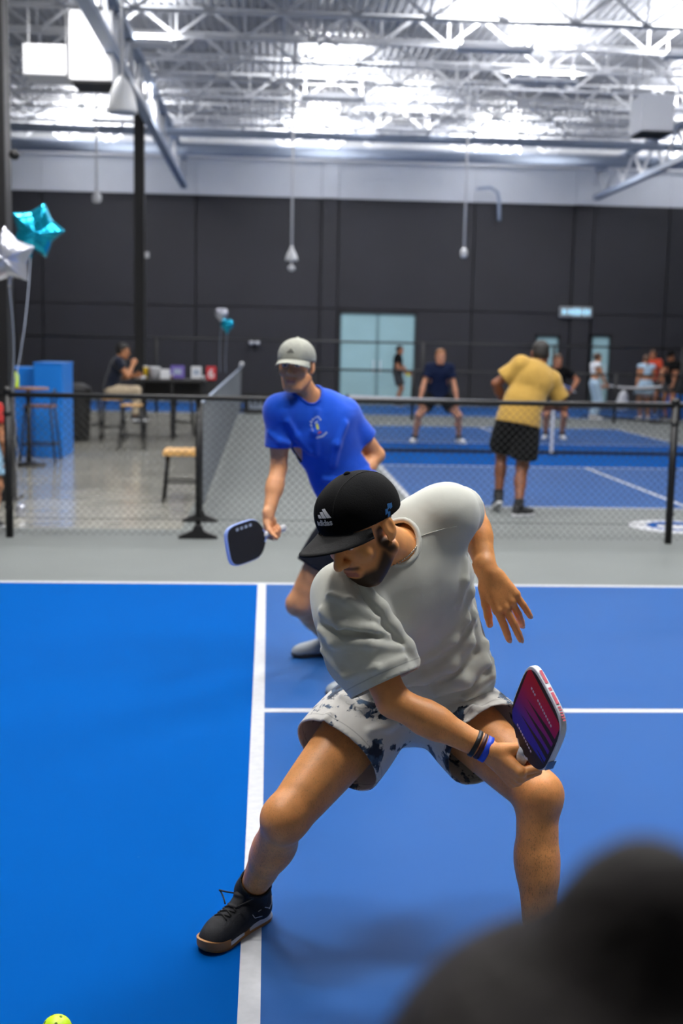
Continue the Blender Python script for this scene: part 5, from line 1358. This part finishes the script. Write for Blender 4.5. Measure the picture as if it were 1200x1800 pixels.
# chest print: an arc of letters, a small figure and a line below
S2 = D2['shirt'][1]; T2, _h = torso_frame(J2); cc = np_((0.245, 5.950, 1.293))
def on_chest(x, y): return S2.onto([cc-T2[:, 0]*a+T2[:, 2]*b for a, b in zip(np.atleast_1d(x)*1.3, np.atleast_1d(y)*1.3)], .0015)
PW = mat('white_shirt_print', '#b9c4dc', rough=.8); PY = mat('yellow_shirt_print', '#c7c94e', rough=.8); PR = mat('red_shirt_print', '#b2463e', rough=.8)
for k in range(9):
    t = math.radians(200-k*24); x, y = .030*math.cos(t), .012+.030*math.sin(t)
    flat_decal([((x-.0035, y-.004), (x+.0035, y-.004), (x+.0035, y+.004), (x-.0035, y+.004))], on_chest, PW, D2['shirt'][0], 'chest_letter', 1)
for k in range(8):
    x = -.022+k*.0064; y = -.047+.006*abs(k-3.5)/3.5
    flat_decal([((x-.0025, y-.004), (x+.0025, y-.004), (x+.0025, y+.004), (x-.0025, y+.004))], on_chest, PW, D2['shirt'][0], 'chest_letter', 1)
flat_decal([((-.006, -.012), (.008, -.014), (.009, .010), (-.004, .012))], on_chest, PY, D2['shirt'][0], 'chest_emblem', 2)
flat_decal([((-.010, -.032), (.008, -.032), (.006, -.024), (-.008, -.024))], on_chest, PR, D2['shirt'][0], 'chest_emblem', 2)
flat_decal([((-.008, .018), (.012, .016), (.010, .022), (-.006, .024))], on_chest, PW, D2['shirt'][0], 'chest_emblem', 2)
cap2 = D2['cap']
def on_cap2(x, y): return cap2[1].onto([cap2[2](-.108*math.sin(a), .125*math.cos(a), .060+b) for a, b in zip(np.atleast_1d(x)/.1, np.atleast_1d(y))], .001)
CLG = mat('dark_cap_mark', '#4a4a46', rough=.8)
flat_decal([tuple((px*1.1+.004, py*1.1) for px, py in b) for b in bars], on_cap2, CLG, cap2[0], 'cap_bars', 3)
LAV = mat('lavender_edge_guard', '#8fa6e6', rough=.4)
def pd2x(root, o, a, w, n, th):
    for side in (1, -1):
        for k in range(4): MB().prism([(.066, .09+k*.03), (.080, .09+k*.03), (.080, .108+k*.03), (.066, .108+k*.03)], .0005*side, (tuple(o+n*side*(th/2+.0014)), tuple(w), tuple(a), tuple(n))).build('face_print', M['grey_steel'], root)
paddle(g2+p2a*.065, p2a, p2w, 'black-faced paddle with a lavender edge held by the young man in blue', DARKP, LAV, GRIPW, extra=pd2x, L=.27, Wd=.20)

# ================================================================ players and visitors further back
def pick(*a): return a
GOLD = fabric('gold_cotton', '#a98740', var=.05, wr=.4); BLACKC = fabric('black_cotton', '#09090b', var=.1, sheen=0.0); NAVYC = fabric('navy_polo', '#111c38', var=.05, sheen=0.0); KHAKI = fabric('khaki_cotton', '#b5a58d', var=.05)
REDC = fabric('red_cotton', '#a5201c'); PALEB = fabric('pale_blue_knit', '#a9c4dc', var=.05); WHITEC = fabric('white_knit', '#d2d6de'); ORANGE = fabric('orange_red_cotton', '#c2452a'); DENIM = fabric('light_blue_denim', '#7fa3bd'); CHAR = fabric('charcoal_cotton', '#2b2d31')
HBLACK = mat('black_hair', '#15110f', rough=.6, bump=.5, bscale=120); HBROWN = mat('brown_hair', '#4a2f1d', rough=.6, bump=.5, bscale=120); HGING = mat('ginger_hair', '#8a5a34', rough=.6, bump=.5, bscale=120)
BSHOE = mat('black_white_shoe', '#1a1b1e', rough=.7); WSHOE = mat('white_shoe', '#d6d7da', rough=.6); BSOCK = mat('black_crew_sock', '#101012', rough=.95)

# gold tee, seen from behind, reaching to the right
gm = np_((2.519, 12.220, 0.000)); gold = empty('person', (gm[0], gm[1], 0), 'man in a mustard tee and black shorts seen from behind, leaning into a shot', 'person')
J3 = rig((gm[0], gm[1]), 6, s=1.07, hipz=.90, lean=14, side=20, twist=20, hip_off=(.03, .05), feet={'l': (-.12, .22, .16), 'r': (.05, -.08, .10)}, hands={'l': (-.10, .28, 1.06), 'r': (.38, .48, 1.02)}, poles={'l': (-1, -.3, -.1), 'r': (.6, -.6, -.5)}, head=(20, 10, 4), toes=(50, 10), knee_out=.05)
J3['up_l'] = (0, .35, 1); J3['toe_l'] = nrm((0, .9, -.35))
LOOK3 = dict(skin='#7a4a30', flush='#6e3f2a', hair='#16110e', hairline=.05, nape=-.045, brow='#15100d', lips='#6e3a30')
dress(J3, LOOK3, gold, v=.011, hv=.005, headv=.007, s=1.07, shirt=GOLD, short=BLACKC, shoe_m=BSHOE, sock=BSOCK, hair_m=HBLACK, hair_kw=dict(puff=.004), shirt_kw=dict(hem=.08, loose=.04, sleeve=.7, g=.028, folds=None), short_kw=dict(leg=.80, g=.018, flare=.04))

# opponent in a navy polo, feet wide
bm_ = np_((3.016, 21.534, 0.000)); polo = empty('person', (bm_[0], bm_[1], 0), 'ginger-haired man in a navy polo standing wide-legged behind the far net', 'person')
J4 = rig((bm_[0], bm_[1]), 180, s=1.04, hipz=.80, lean=12, feet={'r': (-(-.38), 0, .10), 'l': (-.38, 0, .10)}, hands={'r': (.33, .22, .78), 'l': (-.30, .20, .76)}, poles={'r': (1, -.4, -.2), 'l': (-1, -.4, -.2)}, head=(0, 4, 0), toes=(25, 25), knee_out=.7, build=1.06)
LOOK4 = dict(skin='#c98f70', flush='#c07a60', hair='#8a5a34', hairline=.055, brow='#7a5030', lips='#a8645a')
dress(J4, LOOK4, polo, v=.013, hv=.006, headv=.009, s=1.04, shirt=NAVYC, short=BLACKC, shoe_m=WSHOE, sock=BSOCK, hair_m=HGING, hair_kw=dict(puff=.008), shirt_kw=dict(hem=.08, loose=.02, sleeve=.62), short_kw=dict(leg=.62))

# opponent mostly hidden behind the gold tee, paddle up
om = np_((5.466, 22.939, 0.000)); opp = empty('person', (om[0], om[1], 0), 'player in black half hidden behind the man in the mustard tee', 'person')
J5 = rig((om[0], om[1]), 188, s=.98, hipz=.84, lean=10, feet={'r': (.16, .05, .10), 'l': (-.16, 0, .10)}, hands={'l': (-.30, .20, .98), 'r': (.10, .30, 1.02)}, poles={'l': (-1, -.2, -.5)}, head=(-10, 5, 0), hand={'l': {'curl': GRIP, 'n': (.7, .2, .4)}})
LOOK5 = dict(skin='#b67a5a', hair='#2a1c14', hairline=.055)
dress(J5, LOOK5, opp, v=.013, hv=.006, headv=.009, s=.98, shirt=BLACKC, short=BLACKC, shoe_m=WSHOE, sock=BSOCK, hair_m=HBROWN, shirt_kw=dict(hem=.06, sleeve=.6))
pw5 = J5['wr_l']+J5['hand_l']['d']*.07
paddle(pw5+np_((-.02, -.02, .05)), (-.75, -.35, .3), (.25, -.9, .2), 'pale silver paddle held up by the player in black beyond the net', M['grey_steel'], LAV, GRIPW)

# man in black standing at the glass double door
am = np_((3.716, 35.100, 0.114)); std = empty('person', (am[0], am[1], 0), 'man in a black tee and grey shorts standing before the glass double door', 'person')
J6 = rig((am[0], am[1]), 100, s=1.0, hipz=.92, hands={'r': (.22, .22, .98), 'l': (-.2, .3, .98)}, head=(10, 5, 0))
dress(J6, dict(skin='#a06a4c', hair='#15100d', hairline=.055), std, v=.014, hv=.007, headv=.010, shirt=BLACKC, short=CHAR, shoe_m=BSHOE, hair_m=HBLACK, shirt_kw=dict(hem=.06), short_kw=dict(leg=.75))
bl = J6['wr_r']+J6['hand_r']['d']*.10; tag(MB().lathe([(.005, -.037), (.02, -.031), (.033, -.017), (.037, 0), (.033, .017), (.02, .031), (.005, .037)], tuple(bl+V3(.02, -.02, .0)), 14).build('pickleball', M['lime'], smooth=True), 'lime ball in the hand of the man by the glass door', 'ball')

# group at the far right
def woman_hair(S, P, R, hs): S.cone(P(0, -.10, .03), P(.0, -.12, -.20), .035*hs, .018*hs, k=.02)
wm = np_((8.127, 29.956, 0.000)); w1 = empty('person', (wm[0], wm[1], 0), 'woman in pale blue leggings and a white crop top standing side-on', 'person')
J7 = rig((wm[0], wm[1]), 80, s=.94, hipz=.93, feet={'r': (.08, .03, .10), 'l': (-.08, -.02, .10)}, hands={'r': (.14, .26, .92), 'l': (-.16, .24, .9)}, head=(0, 6, 0), build=.88)
dress(J7, dict(skin='#c18c6c', hair='#3a2618', hairline=.055, head_s=.97), w1, v=.014, hv=.007, headv=.010, s=.94, shirt=WHITEC, trouser=PALEB, shoe_m=WSHOE, hair_m=HBROWN, hair_kw=dict(long=lambda S, P, R, hs: S.ell(P(0, -.125, .05), .035*hs, None, k=.01)), shirt_kw=dict(hem=-.22, sleeve=.12, g=.006, loose=.0))
wm = np_((9.374, 29.813, 0.000)); w2 = empty('person', (wm[0], wm[1], 0), 'woman with a braid in a pale blue skirt and crop top seen from behind', 'person')
J8 = rig((wm[0], wm[1]), -4, s=.93, hipz=.93, feet={'r': (.11, .0, .10), 'l': (-.11, 0, .10)}, hands={'r': (.16, .24, 1.0), 'l': (-.24, .05, .78)}, head=(0, 8, 0), build=.88)
dress(J8, dict(skin='#b98262', hair='#4a2f1d', hairline=.055, head_s=.97), w2, v=.014, hv=.007, headv=.010, s=.93, shirt=PALEB, short=PALEB, shoe_m=WSHOE, hair_m=HBROWN, hair_kw=dict(long=woman_hair), shirt_kw=dict(hem=-.20, sleeve=.12, g=.006, loose=.0), short_kw=dict(leg=.42, flare=.05, g=.03, rise=.12))
om = np_((10.518, 32.920, 0.000)); p9 = empty('person', (om[0], om[1], 0), 'person in an orange-red top standing behind the woman with the braid', 'person')
J9 = rig((om[0], om[1]), 200, s=1.0, hipz=.93, hands={'l': (-.3, .2, .95), 'r': (.25, .15, .9)}, head=(0, 6, 0))
dress(J9, dict(skin='#a56b4a', hair='#4a2f1d', hairline=.055), p9, v=.014, hv=.007, headv=.010, shirt=ORANGE, short=CHAR, shoe_m=BSHOE, hair_m=HBROWN, hair_kw=dict(long=woman_hair))
om = np_((10.174, 30.255, 0.000)); p10 = empty('person', (om[0], om[1], 0), 'person in a black cap and black tee at the far right edge', 'person')
J10 = rig((om[0], om[1]), 235, s=.99, hipz=.93, hands={'r': (.08, .40, 1.04), 'l': (-.2, .2, .9)}, head=(20, 8, 0))
dress(J10, dict(skin='#a06a4c', hair='#15100d', hairline=.03), p10, v=.014, hv=.007, headv=.010, s=.99, shirt=BLACKC, short=CHAR, shoe_m=BSHOE, cap_m=(CAPB, CAPV))

# child at the left edge behind the fence
cm = (-2.56, 11.05); kid = empty('person', (cm[0], cm[1], 0), 'child in a red top and light blue shorts at the left edge behind the fence', 'person')
J11 = rig(cm, 150, s=.74, hipz=.93, hands={'l': (-.24, .12, .86)}, head=(0, 5, 0), build=1.0)
dress(J11, dict(skin='#a5704e', hair='#15100d', hairline=.055, head_s=1.15), kid, v=.011, hv=.005, headv=.008, s=.74, shirt=REDC, short=DENIM, shoe_m=BSHOE, hair_m=HBLACK, shirt_kw=dict(hem=.05), short_kw=dict(leg=.75))

# man on a bar stool eating at the high table
sm_ = np_((-2.682, 21.000, 0.827)); sit = empty('person', (sm_[0], sm_[1], 0), 'man in a navy tee and khaki trousers sitting on a bar stool and eating', 'person')
seat_z = .74
J12 = rig((sm_[0], sm_[1]), 84, s=1.0, hipz=seat_z+.12, lean=14, feet={'r': (.12, .40, .46), 'l': (-.10, .42, .44)}, hands={'r': (.10, .36, 1.30), 'l': (-.16, .40, 1.12)}, poles={'r': (.8, -.2, -1), 'l': (-.6, -.2, -1)}, head=(0, 12, 0), knee_out=.2, hand={'r': {'curl': [(40, 60, 30)]*4, 'd': (0, .4, .6)}})
dress(J12, dict(skin='#b27a55', hair='#100d0c', hairline=.05), sit, v=.012, hv=.006, headv=.009, shirt=fabric('dark_navy_cotton', '#101626'), trouser=KHAKI, shoe_m=BSHOE, hair_m=HBLACK, hair_kw=dict(puff=.010), shirt_kw=dict(hem=.03, sleeve=.55))

# spectator right in front of the lens, dark hair in a bun
sp = empty('person', (.12, .44, 0), 'dark-haired head with a bun and dark clothes, blurred, right in front of the camera', 'person')
hc = np_((0.127, 0.440, 1.314))
J13 = dict(head=hc, R=frame_of(V3(.15, 1, -.12), V3(0, .1, 1)), neck=hc+V3(0, -.04, -.14), build=.9)
J13['pelvis'] = J13['neck']+V3(0, -.03, -.52)
for q, sg in (('_r', 1), ('_l', -1)):
    J13['sh'+q] = J13['neck']+V3(sg*.16, 0, -.06); J13['hp'+q] = J13['pelvis']+V3(sg*.09, 0, -.03)
    J13['kn'+q] = J13['hp'+q]+V3(sg*.06, .28, -.30); J13['an'+q] = V3(J13['kn'+q][0], J13['kn'+q][1]-.30, .10); J13['toe'+q] = V3(0, 1, 0)
    J13['el'+q] = J13['sh'+q]+V3(sg*.05, .03, -.27); J13['wr'+q] = J13['el'+q]+V3(-sg*.05, .2, -.10); J13['hand'+q] = {'d': V3(-sg*.2, 1, -.2), 'n': V3(0, 0, -1)}
DARKH = mat('dark_brown_hair', '#1a1614', rough=.8, bump=.4, bscale=90, spec=.2)
dress(J13, dict(skin='#8a6048', hair='#17120f', hairline=.05), sp, v=.013, hv=.006, headv=.008, s=.95, shirt=BLACKC, trouser=CHAR, shoe_m=BSHOE, hair_m=DARKH, hair_kw=dict(puff=.014, long=lambda S, P, R, hs: S.ell(np_((0.147, 0.430, 1.470)), .030, None, k=.04)))

# ================================================================ seating area
def stool(x, y, h, label, seat_m, r=.17, square=True, splay=.07, group=None, back=False, rz=0.0):
    st = empty('bar_stool', (x, y, 0), label, 'stool', group)
    if square: MB().box((x-r, y-r, h-.035), (x+r, y+r, h)).build('seat', seat_m, st, bevel=.012)
    else: MB().lathe([(r*.96, h-.035), (r, h-.02), (r, h-.008), (r*.95, h)], (x, y, 0), 24).build('seat', seat_m, st, smooth=True)
    for sx in (-1, 1):
        for sy in (-1, 1):
            MB().tube([(x+sx*(r-.03), y+sy*(r-.03), h-.03), (x+sx*(r-.03+splay), y+sy*(r-.03+splay), 0)], .014, 8).build('leg', M['black_metal'], st, smooth=True)
    z = h*.32; e = r-.03+splay*(1-z/h)
    for a, b in (((-e, -e), (e, -e)), ((e, -e), (e, e)), ((e, e), (-e, e)), ((-e, e), (-e, -e))):
        MB().tube([(x+a[0], y+a[1], z), (x+b[0], y+b[1], z)], .011, 8).build('foot_rail', M['black_metal'], st, smooth=True)
    if back: MB().tube([(x+r-.02, y-r+.04, h), (x+r, y-r+.04, h+.16), (x+r, y, h+.22), (x+r, y+r-.04, h+.16), (x+r-.02, y+r-.04, h)], .012, 8).build('low_back', M['black_metal'], st, smooth=True)
    return st
q = (-3.171, 17.113, 0.000); stool(q[0], q[1], .80, 'bar stool with a brown wood seat in front of the blue counter', M['dark_wood'], r=.2, back=True)
q = (-3.446, 17.073, 0.000); stool(q[0]-.25, q[1]-.1, .95, 'black-topped bar stool half hidden at the left beside the blue counter', M['black_plastic'], r=.17)
q = (-0.894, 12.866, 0.000); 
# stool with a pale plank seat beside the fence foot
pb = empty('plank_stool', (q[0], q[1], 0), 'low stool with a pale wooden plank seat beside the fence foot', 'stool')
x, y, h = q[0], q[1]+.12, .56
for k in range(4): MB().box((x-.21, y-.20+k*.122, h-.055), (x+.21, y-.20+k*.122+.117, h)).build('plank', M['wood'], pb, bevel=.006)
for sx in (-1, 1):
    for sy in (-1, 1): MB().tube([(x+sx*.17, y+sy*.13, h-.05), (x+sx*.215, y+sy*.16, 0)], .014, 8).build('leg', M['black_metal'], pb, smooth=True)
for sx in (-1, 1): MB().tube([(x+sx*.205, y-.152, .16), (x+sx*.205, y+.152, .16)], .010, 8).build('foot_rail', M['black_metal'], pb, smooth=True)
for sy in (-1, 1): MB().tube([(x-.20, y+sy*.148, .22), (x+.20, y+sy*.148, .22)], .010, 8).build('foot_rail', M['black_metal'], pb, smooth=True)

# stools round the high table
seat0 = (sm_[0]+.02, sm_[1])
stool(seat0[0], seat0[1], .74, 'bar stool under the seated man', M['wood'], r=.17)
for px, py, lb, hh in ((178,768, 'bar stool with a tan seat standing just left of the seated man', .74), (216,762, 'bar stool with a tan seat in front of the seated man', .72), (318,762, 'black bar stool at the right end of the high table', .74)):
    q = {178: (-3.113, 21.536, 0.000), 216: (-2.154, 19.343, 0.000), 318: (-1.577, 22.677, 0.000)}[px]
    stool(q[0], q[1], hh, lb, M['wood'] if px < 300 else M['black_plastic'], r=.16)
# high table
a = (-2.261, 21.600, 1.031); b_ = (-1.104, 21.600, 1.012); ht = empty('high_table', ((a[0]+b_[0])/2, 21.6, 0), 'long black high table at which the man sits', 'table')
zt = 1.06
MB().box((a[0], 21.25, zt-.05), (b_[0], 21.95, zt)).build('tabletop', M['black_plastic'], ht, bevel=.01)
for x in (a[0]+.06, (a[0]+b_[0])/2, b_[0]-.06):
    for y in (21.32, 21.88): MB().bar((x, y, 0), (x, y, zt-.05), .05).build('leg', M['black_metal'], ht)
MB().box((a[0]+.05, 21.85, zt-.35), (b_[0]-.05, 21.87, zt-.05)).build('apron', M['black_plastic'], ht)
def on_table(px, w, h, d, m, name, label, cat, shape='box', y=21.5):
    p = {255: (-2.152, 21.500, 1.036), 268: (-1.998, 21.450, 1.040), 287: (-1.815, 21.500, 1.042), 312: (-1.597, 21.500, 1.046), 345: (-1.269, 21.500, 1.051), 357: (-1.149, 21.500, 1.054), 243: (-2.225, 21.350, 1.039), 302: (-1.696, 21.500, 1.044)}[px]
    o = empty(name, (p[0], y, zt), label, cat)
    if shape == 'box': MB().box((p[0]-w/2, y-d/2, zt), (p[0]+w/2, y+d/2, zt+h)).build('pack', M[m], o, bevel=.008)
    elif shape == 'cup':
        MB().lathe([(w*.38, 0), (w*.5, h*.97), (w*.52, h)], (p[0], y, zt), 16).build('cup_body', M[m], o, smooth=True)
        MB().lathe([(w*.54, h), (w*.54, h+.012), (w*.4, h+.02)], (p[0], y, zt), 16).build('lid', M['white_plastic'], o, smooth=True)
    elif shape == 'card':
        MB().box((p[0]-w/2, y-.01, zt), (p[0]+w/2, y+.01, zt+.02)).build('stand', M['black_plastic'], o)
        MB().box((p[0]-w/2, y-.004, zt+.02), (p[0]+w/2, y+.004, zt+h)).build('card', M[m], o)
        MB().box((p[0]-w*.3, y-.006, zt+h*.35), (p[0]+w*.3, y-.004, zt+h*.75)).build('card_print', M['grey_steel'], o)
    elif shape == 'tray':
        MB().lathe([(w*.45, 0), (w*.5, h*.7), (w*.5, h), (w*.42, h*.6)], (p[0], y, zt), 20).build('dish', M[m], o, smooth=True)
        MB().lathe([(w*.35, h*.5), (w*.2, h*1.3), (.01, h*1.5)], (p[0], y, zt), 12).build('food', M['dark_wood'], o, smooth=True)
    return o
on_table(243, .2, .05, .2, 'white_plastic', 'food_tray', 'white tray of food in front of the seated man', 'tray', 'tray', y=21.32)
on_table(255, .08, .20, .09, 'yellow', 'paper_cup', 'tall yellow cup with a white lid on the high table', 'cup', 'cup')
on_table(268, .20, .19, .12, 'white_plastic', 'paper_bag', 'white round-topped parcel on the high table', 'bag', 'cup')
on_table(287, .17, .17, .10, 'white_plastic', 'takeout_box', 'pale square box on the high table beside the white parcel', 'box')
on_table(302, .05, .06, .05, 'dark_wood', 'sauce_jar', 'small brown jar on the high table', 'jar', 'cup')
on_table(312, .24, .24, .02, 'purple', 'table_card', 'purple and red printed card standing on the high table', 'sign', 'card')
on_table(345, .18, .23, .02, 'white_plastic', 'table_card', 'white printed card standing near the end of the high table', 'sign', 'card')
on_table(357, .06, .05, .06, 'white_plastic', 'paper_cup', 'small crumpled white cup at the end of the high table', 'cup', 'cup')
# red number sign on a stand beside the divider net
p = (-1.062, 22.600, 1.149); rs = empty('number_sign', (p[0], 22.6, 0), 'small red sign with a white number on a dark stand', 'sign')
MB().bar((p[0], 22.62, 0), (p[0], 22.62, p[2]-.1), .16, .03).build('stand', M['black_plastic'], rs)
MB().box((p[0]-.09, 22.58, p[2]-.125), (p[0]+.09, 22.61, p[2]+.125)).build('sign_plate', M['red'], rs, bevel=.01)
text_decal('6', .24, lambda x, y: np.stack([p[0]+x, np.full(len(x), 22.577), p[2]-.085+y], 1), M['white_plastic'], rs, 'sign_digit', bold=.004)

# blue counter, side table, bottle, bin
a = (-3.747, 18.000, 0.008); b_ = (-3.381, 18.000, 1.294); c_ = (-2.970, 17.800, 1.355)
kc = empty('blue_counter', (b_[0], 18.2, 0), 'bright blue two-part counter box at the left of the seating area', 'counter')
MB().box((a[0]-.15, 18.0, 0), (b_[0], 18.7, b_[2])).build('low_box', M['blue_box'], kc, bevel=.01)
MB().box((b_[0]+.004, 17.75, 0), (c_[0], 18.7, c_[2])).build('tall_box', M['blue_box'], kc, bevel=.01)
MB().box((b_[0]+.002, 17.73, c_[2]), (c_[0]+.01, 18.72, c_[2]+.02)).build('counter_top', M['blue_box'], kc, bevel=.004)
p = (-3.213, 16.600, 1.056); tb = empty('pedestal_table', (p[0], 16.6, 0), 'small round brown-topped pedestal table beside the blue counter', 'table')
MB().lathe([(.27, p[2]-.03), (.28, p[2]-.015), (.27, p[2])], (p[0]-.02, 16.6, 0), 24).build('tabletop', M['dark_wood'], tb, smooth=True)
MB().tube([(p[0]-.02, 16.6, .03), (p[0]-.02, 16.6, p[2]-.03)], .03, 10).build('pedestal', M['black_metal'], tb, smooth=True); MB().lathe([(.22, 0), (.22, .02), (.05, .05)], (p[0]-.02, 16.6, 0), 20).build('base', M['black_metal'], tb, smooth=True)
p2_ = (-3.374, 16.500, 1.065); bt = empty('drink_bottle', (p2_[0], 16.5, p[2]), 'lime yellow drink bottle with a black cap on the small brown table', 'bottle')
MB().lathe([(.036, 0), (.04, .01), (.04, .16), (.03, .19), (.018, .205)], (p2_[0], 16.5, p[2]), 16).build('bottle_body', M['lime'], bt, smooth=True); MB().lathe([(.02, .205), (.02, .24)], (p2_[0], 16.5, p[2]), 12).build('cap', M['black_plastic'], bt)
p = (-3.238, 20.871, -0.000); tbn = empty('waste_bin', (p[0], p[1], 0), 'black waste bin behind the blue counter', 'bin')
MB().lathe([(.20, 0), (.23, .8), (.235, .82), (.21, .82), (.20, .75)], (p[0], p[1], 0), 20).build('bin_body', M['black_plastic'], tbn, smooth=True); MB().lathe([(.24, .80), (.22, .92), (.1, .98)], (p[0], p[1], 0), 20).build('lid', M['black_plastic'], tbn, smooth=True)

# ================================================================ balloons
def star_outline(r, n=5, inner=.66):
    pts = []
    for k in range(2*n):
        t = math.pi/2+math.pi*k/n; rr = r if k % 2 == 0 else r*inner; pts.append((rr*math.cos(t), rr*math.sin(t)))
    return pts
def star_balloon(c, r, rot, tilt, m, label, tail_to):
    b = empty('star_balloon', c, label, 'balloon', 'star balloons at the left column')
    out = star_outline(r); poly = []
    for i in range(len(out)):
        (x0, y0), (x1, y1) = out[i], out[(i+1) % len(out)]
        for t in np.linspace(0, 1, 6, endpoint=False): poly.append((x0+(x1-x0)*t, y0+(y1-y0)*t))
    n = len(poly); vs, fs = [], []; K = 8
    Rm = np.array(Matrix.Rotation(rot[2], 3, 'Z') @ Matrix.Rotation(rot[0], 3, 'X') @ Matrix.Rotation(tilt, 3, 'Y'))
    for side in (1, -1):
        for k in range(K+1):
            f = 1-k/K
            for i, (x, y) in enumerate(poly):
                ridge = math.hypot(x, y)/r; h = .46*r*math.sqrt(max(0, 1-f*f))*(1+.25*(ridge-.75)); wr = .012*r*math.sin(i*2.1)*math.sin(f*math.pi)
                vs.append(np.array(c)+Rm@np.array((x*f, -side*(h+wr*side), y*f)))
    o = (K+1)*n
    for s_ in (0, 1):
        for k in range(K):
            for i in range(n): q = (s_*o+k*n+i, s_*o+k*n+(i+1) % n, s_*o+(k+1)*n+(i+1) % n, s_*o+(k+1)*n+i); fs.append(q if s_ else q[::-1])
    MB().add(vs, fs).build('foil', m, b, smooth=True)
    low = np.array(c)+Rm@np.array((0, 0, -r*.62)); t2 = low+np.array((-.01, 0, -.10))
    MB().tube([tuple(low), tuple(low*.5+t2*.5), tuple(t2)], [.022, .016, .012], 8).build('tail', m, b, smooth=True)
    pts = [t2*(1-t)+np.array(tail_to)*t+np.array((.03*math.sin(3*t), 0, 0)) for t in np.linspace(0, 1, 12)]
    MB().tube([tuple(p) for p in pts], .005, 6).build('ribbon', M['ribbon'], b, smooth=True)
    return b
tie = (-2.404, 11.600, 1.194)
star_balloon((-2.254, 12.100, 2.737), .275, (.25, 0, .25), .28, M['teal_foil'], 'teal foil star balloon, the upper of the pair by the left column', tie)
star_balloon((-2.362, 11.300, 2.425), .27, (.15, 0, -.15), -.05, M['silver_foil'], 'silver foil star balloon below the teal one by the left column', (tie[0]-.01, tie[1], tie[2]))
p = (-2.390, 11.700, 0.758); bw = empty('balloon_weight', (p[0], 11.7, 0), 'curled silver ribbon and weight holding the star balloons', 'weight')
MB().lathe([(.04, 0), (.05, .02), (.05, .10), (.03, .12)], (p[0]+.02, 11.7, 0), 14).build('weight', M['silver_foil'], bw, smooth=True)
pts = [(tie[0]+(p[0]+.02-tie[0])*t+.02*math.sin(26*t)*t, 11.62+.08*t+.02*math.cos(26*t)*t, tie[2]*(1-t)+.12*t) for t in np.linspace(0, 1, 90)]
MB().tube(pts, .006, 6).build('curled_ribbon', M['silver_foil'], bw, smooth=True)
def small_balloon(c, m, label, r=.13):
    b = empty('foil_balloon', c, label, 'balloon', 'small foil balloons')
    S = SDF(); S.ell(np_(c)+V3(-.05, 0, .05), (.085, .07, .10), None, k=.03); S.ell(np_(c)+V3(.05, 0, .05), (.085, .07, .10), None, k=.03); S.cone(np_(c)+V3(0, 0, .03), np_(c)+V3(0, 0, -.14), .09, .02, k=.05)
    P_, Q_ = sdf_mesh(S, .015); np_mesh('foil', P_, Q_, m, b)
    MB().tube([(c[0], c[1], c[2]-.14), (c[0]-.03, c[1], c[2]-.6), (c[0]-.02, c[1], 1.12)], .005, 6).build('ribbon', M['ribbon'], b)
    return b
small_balloon((-0.973, 25.000, 2.257), M['silver_foil'], 'small silver foil balloon far back above the divider net')
small_balloon((-0.847, 24.700, 2.038), M['teal_foil'], 'small teal foil balloon far back above the divider net')

# ================================================================ loose things
ball = empty('pickleball', (-0.491, 2.750, 0.000), 'lime green perforated ball at the bottom left edge', 'ball')
bc = Vector(ball.location)+Vector((0, 0, .0395))
me = MB(); me.lathe([(.037*math.sin(t), -.037*math.cos(t)) for t in np.linspace(.02, math.pi-.02, 17)], tuple(bc), 28).build('ball_shell', M['lime'], ball, smooth=True)
hole = mat('ball_hole', '#5f7a10', rough=.8)
for k in range(26):
    t = math.acos(1-2*(k+.5)/26); ph = k*2.39996; d = Vector((math.sin(t)*math.cos(ph), math.sin(t)*math.sin(ph), math.cos(t)))
    MB().lathe([(.0038, .0362), (.0038, .0374)], tuple(bc), 10, axis=tuple(d)).build('hole', hole, ball)
p = (10.206, 34.585, 0.000); wb = empty('tote_bag', (p[0], p[1], 0), 'white plastic bag standing behind the women', 'bag')
S = SDF(); S.cone(np_((p[0], p[1], .15)), np_((p[0]+.03, p[1], .42)), .2, .14, k=.05, flat=(V3(0, 1, 0), .6)); S.cone(np_((p[0]+.03, p[1], .42)), np_((p[0]+.05, p[1], .62)), .1, .03, k=.05); S.box(V3(p[0], p[1], -.2), (.5, .5, .2), None, 0, .001, 's')
P_, Q_ = sdf_mesh(S, .02); np_mesh('bag_body', P_, Q_, M['white_plastic'], wb)
p = (10.350, 30.783, 0.000); bb = empty('storage_bin', (p[0], p[1], 0), 'blue plastic bin at the far right edge', 'bin')
MB().box((p[0]-.02, p[1]+.3, 0), (p[0]+.5, p[1]+.7, .55)).build('bin_body', M['blue_box'], bb, bevel=.03); MB().box((p[0]-.04, p[1]+.28, .55), (p[0]+.52, p[1]+.72, .60)).build('lid', M['blue_box'], bb, bevel=.01)
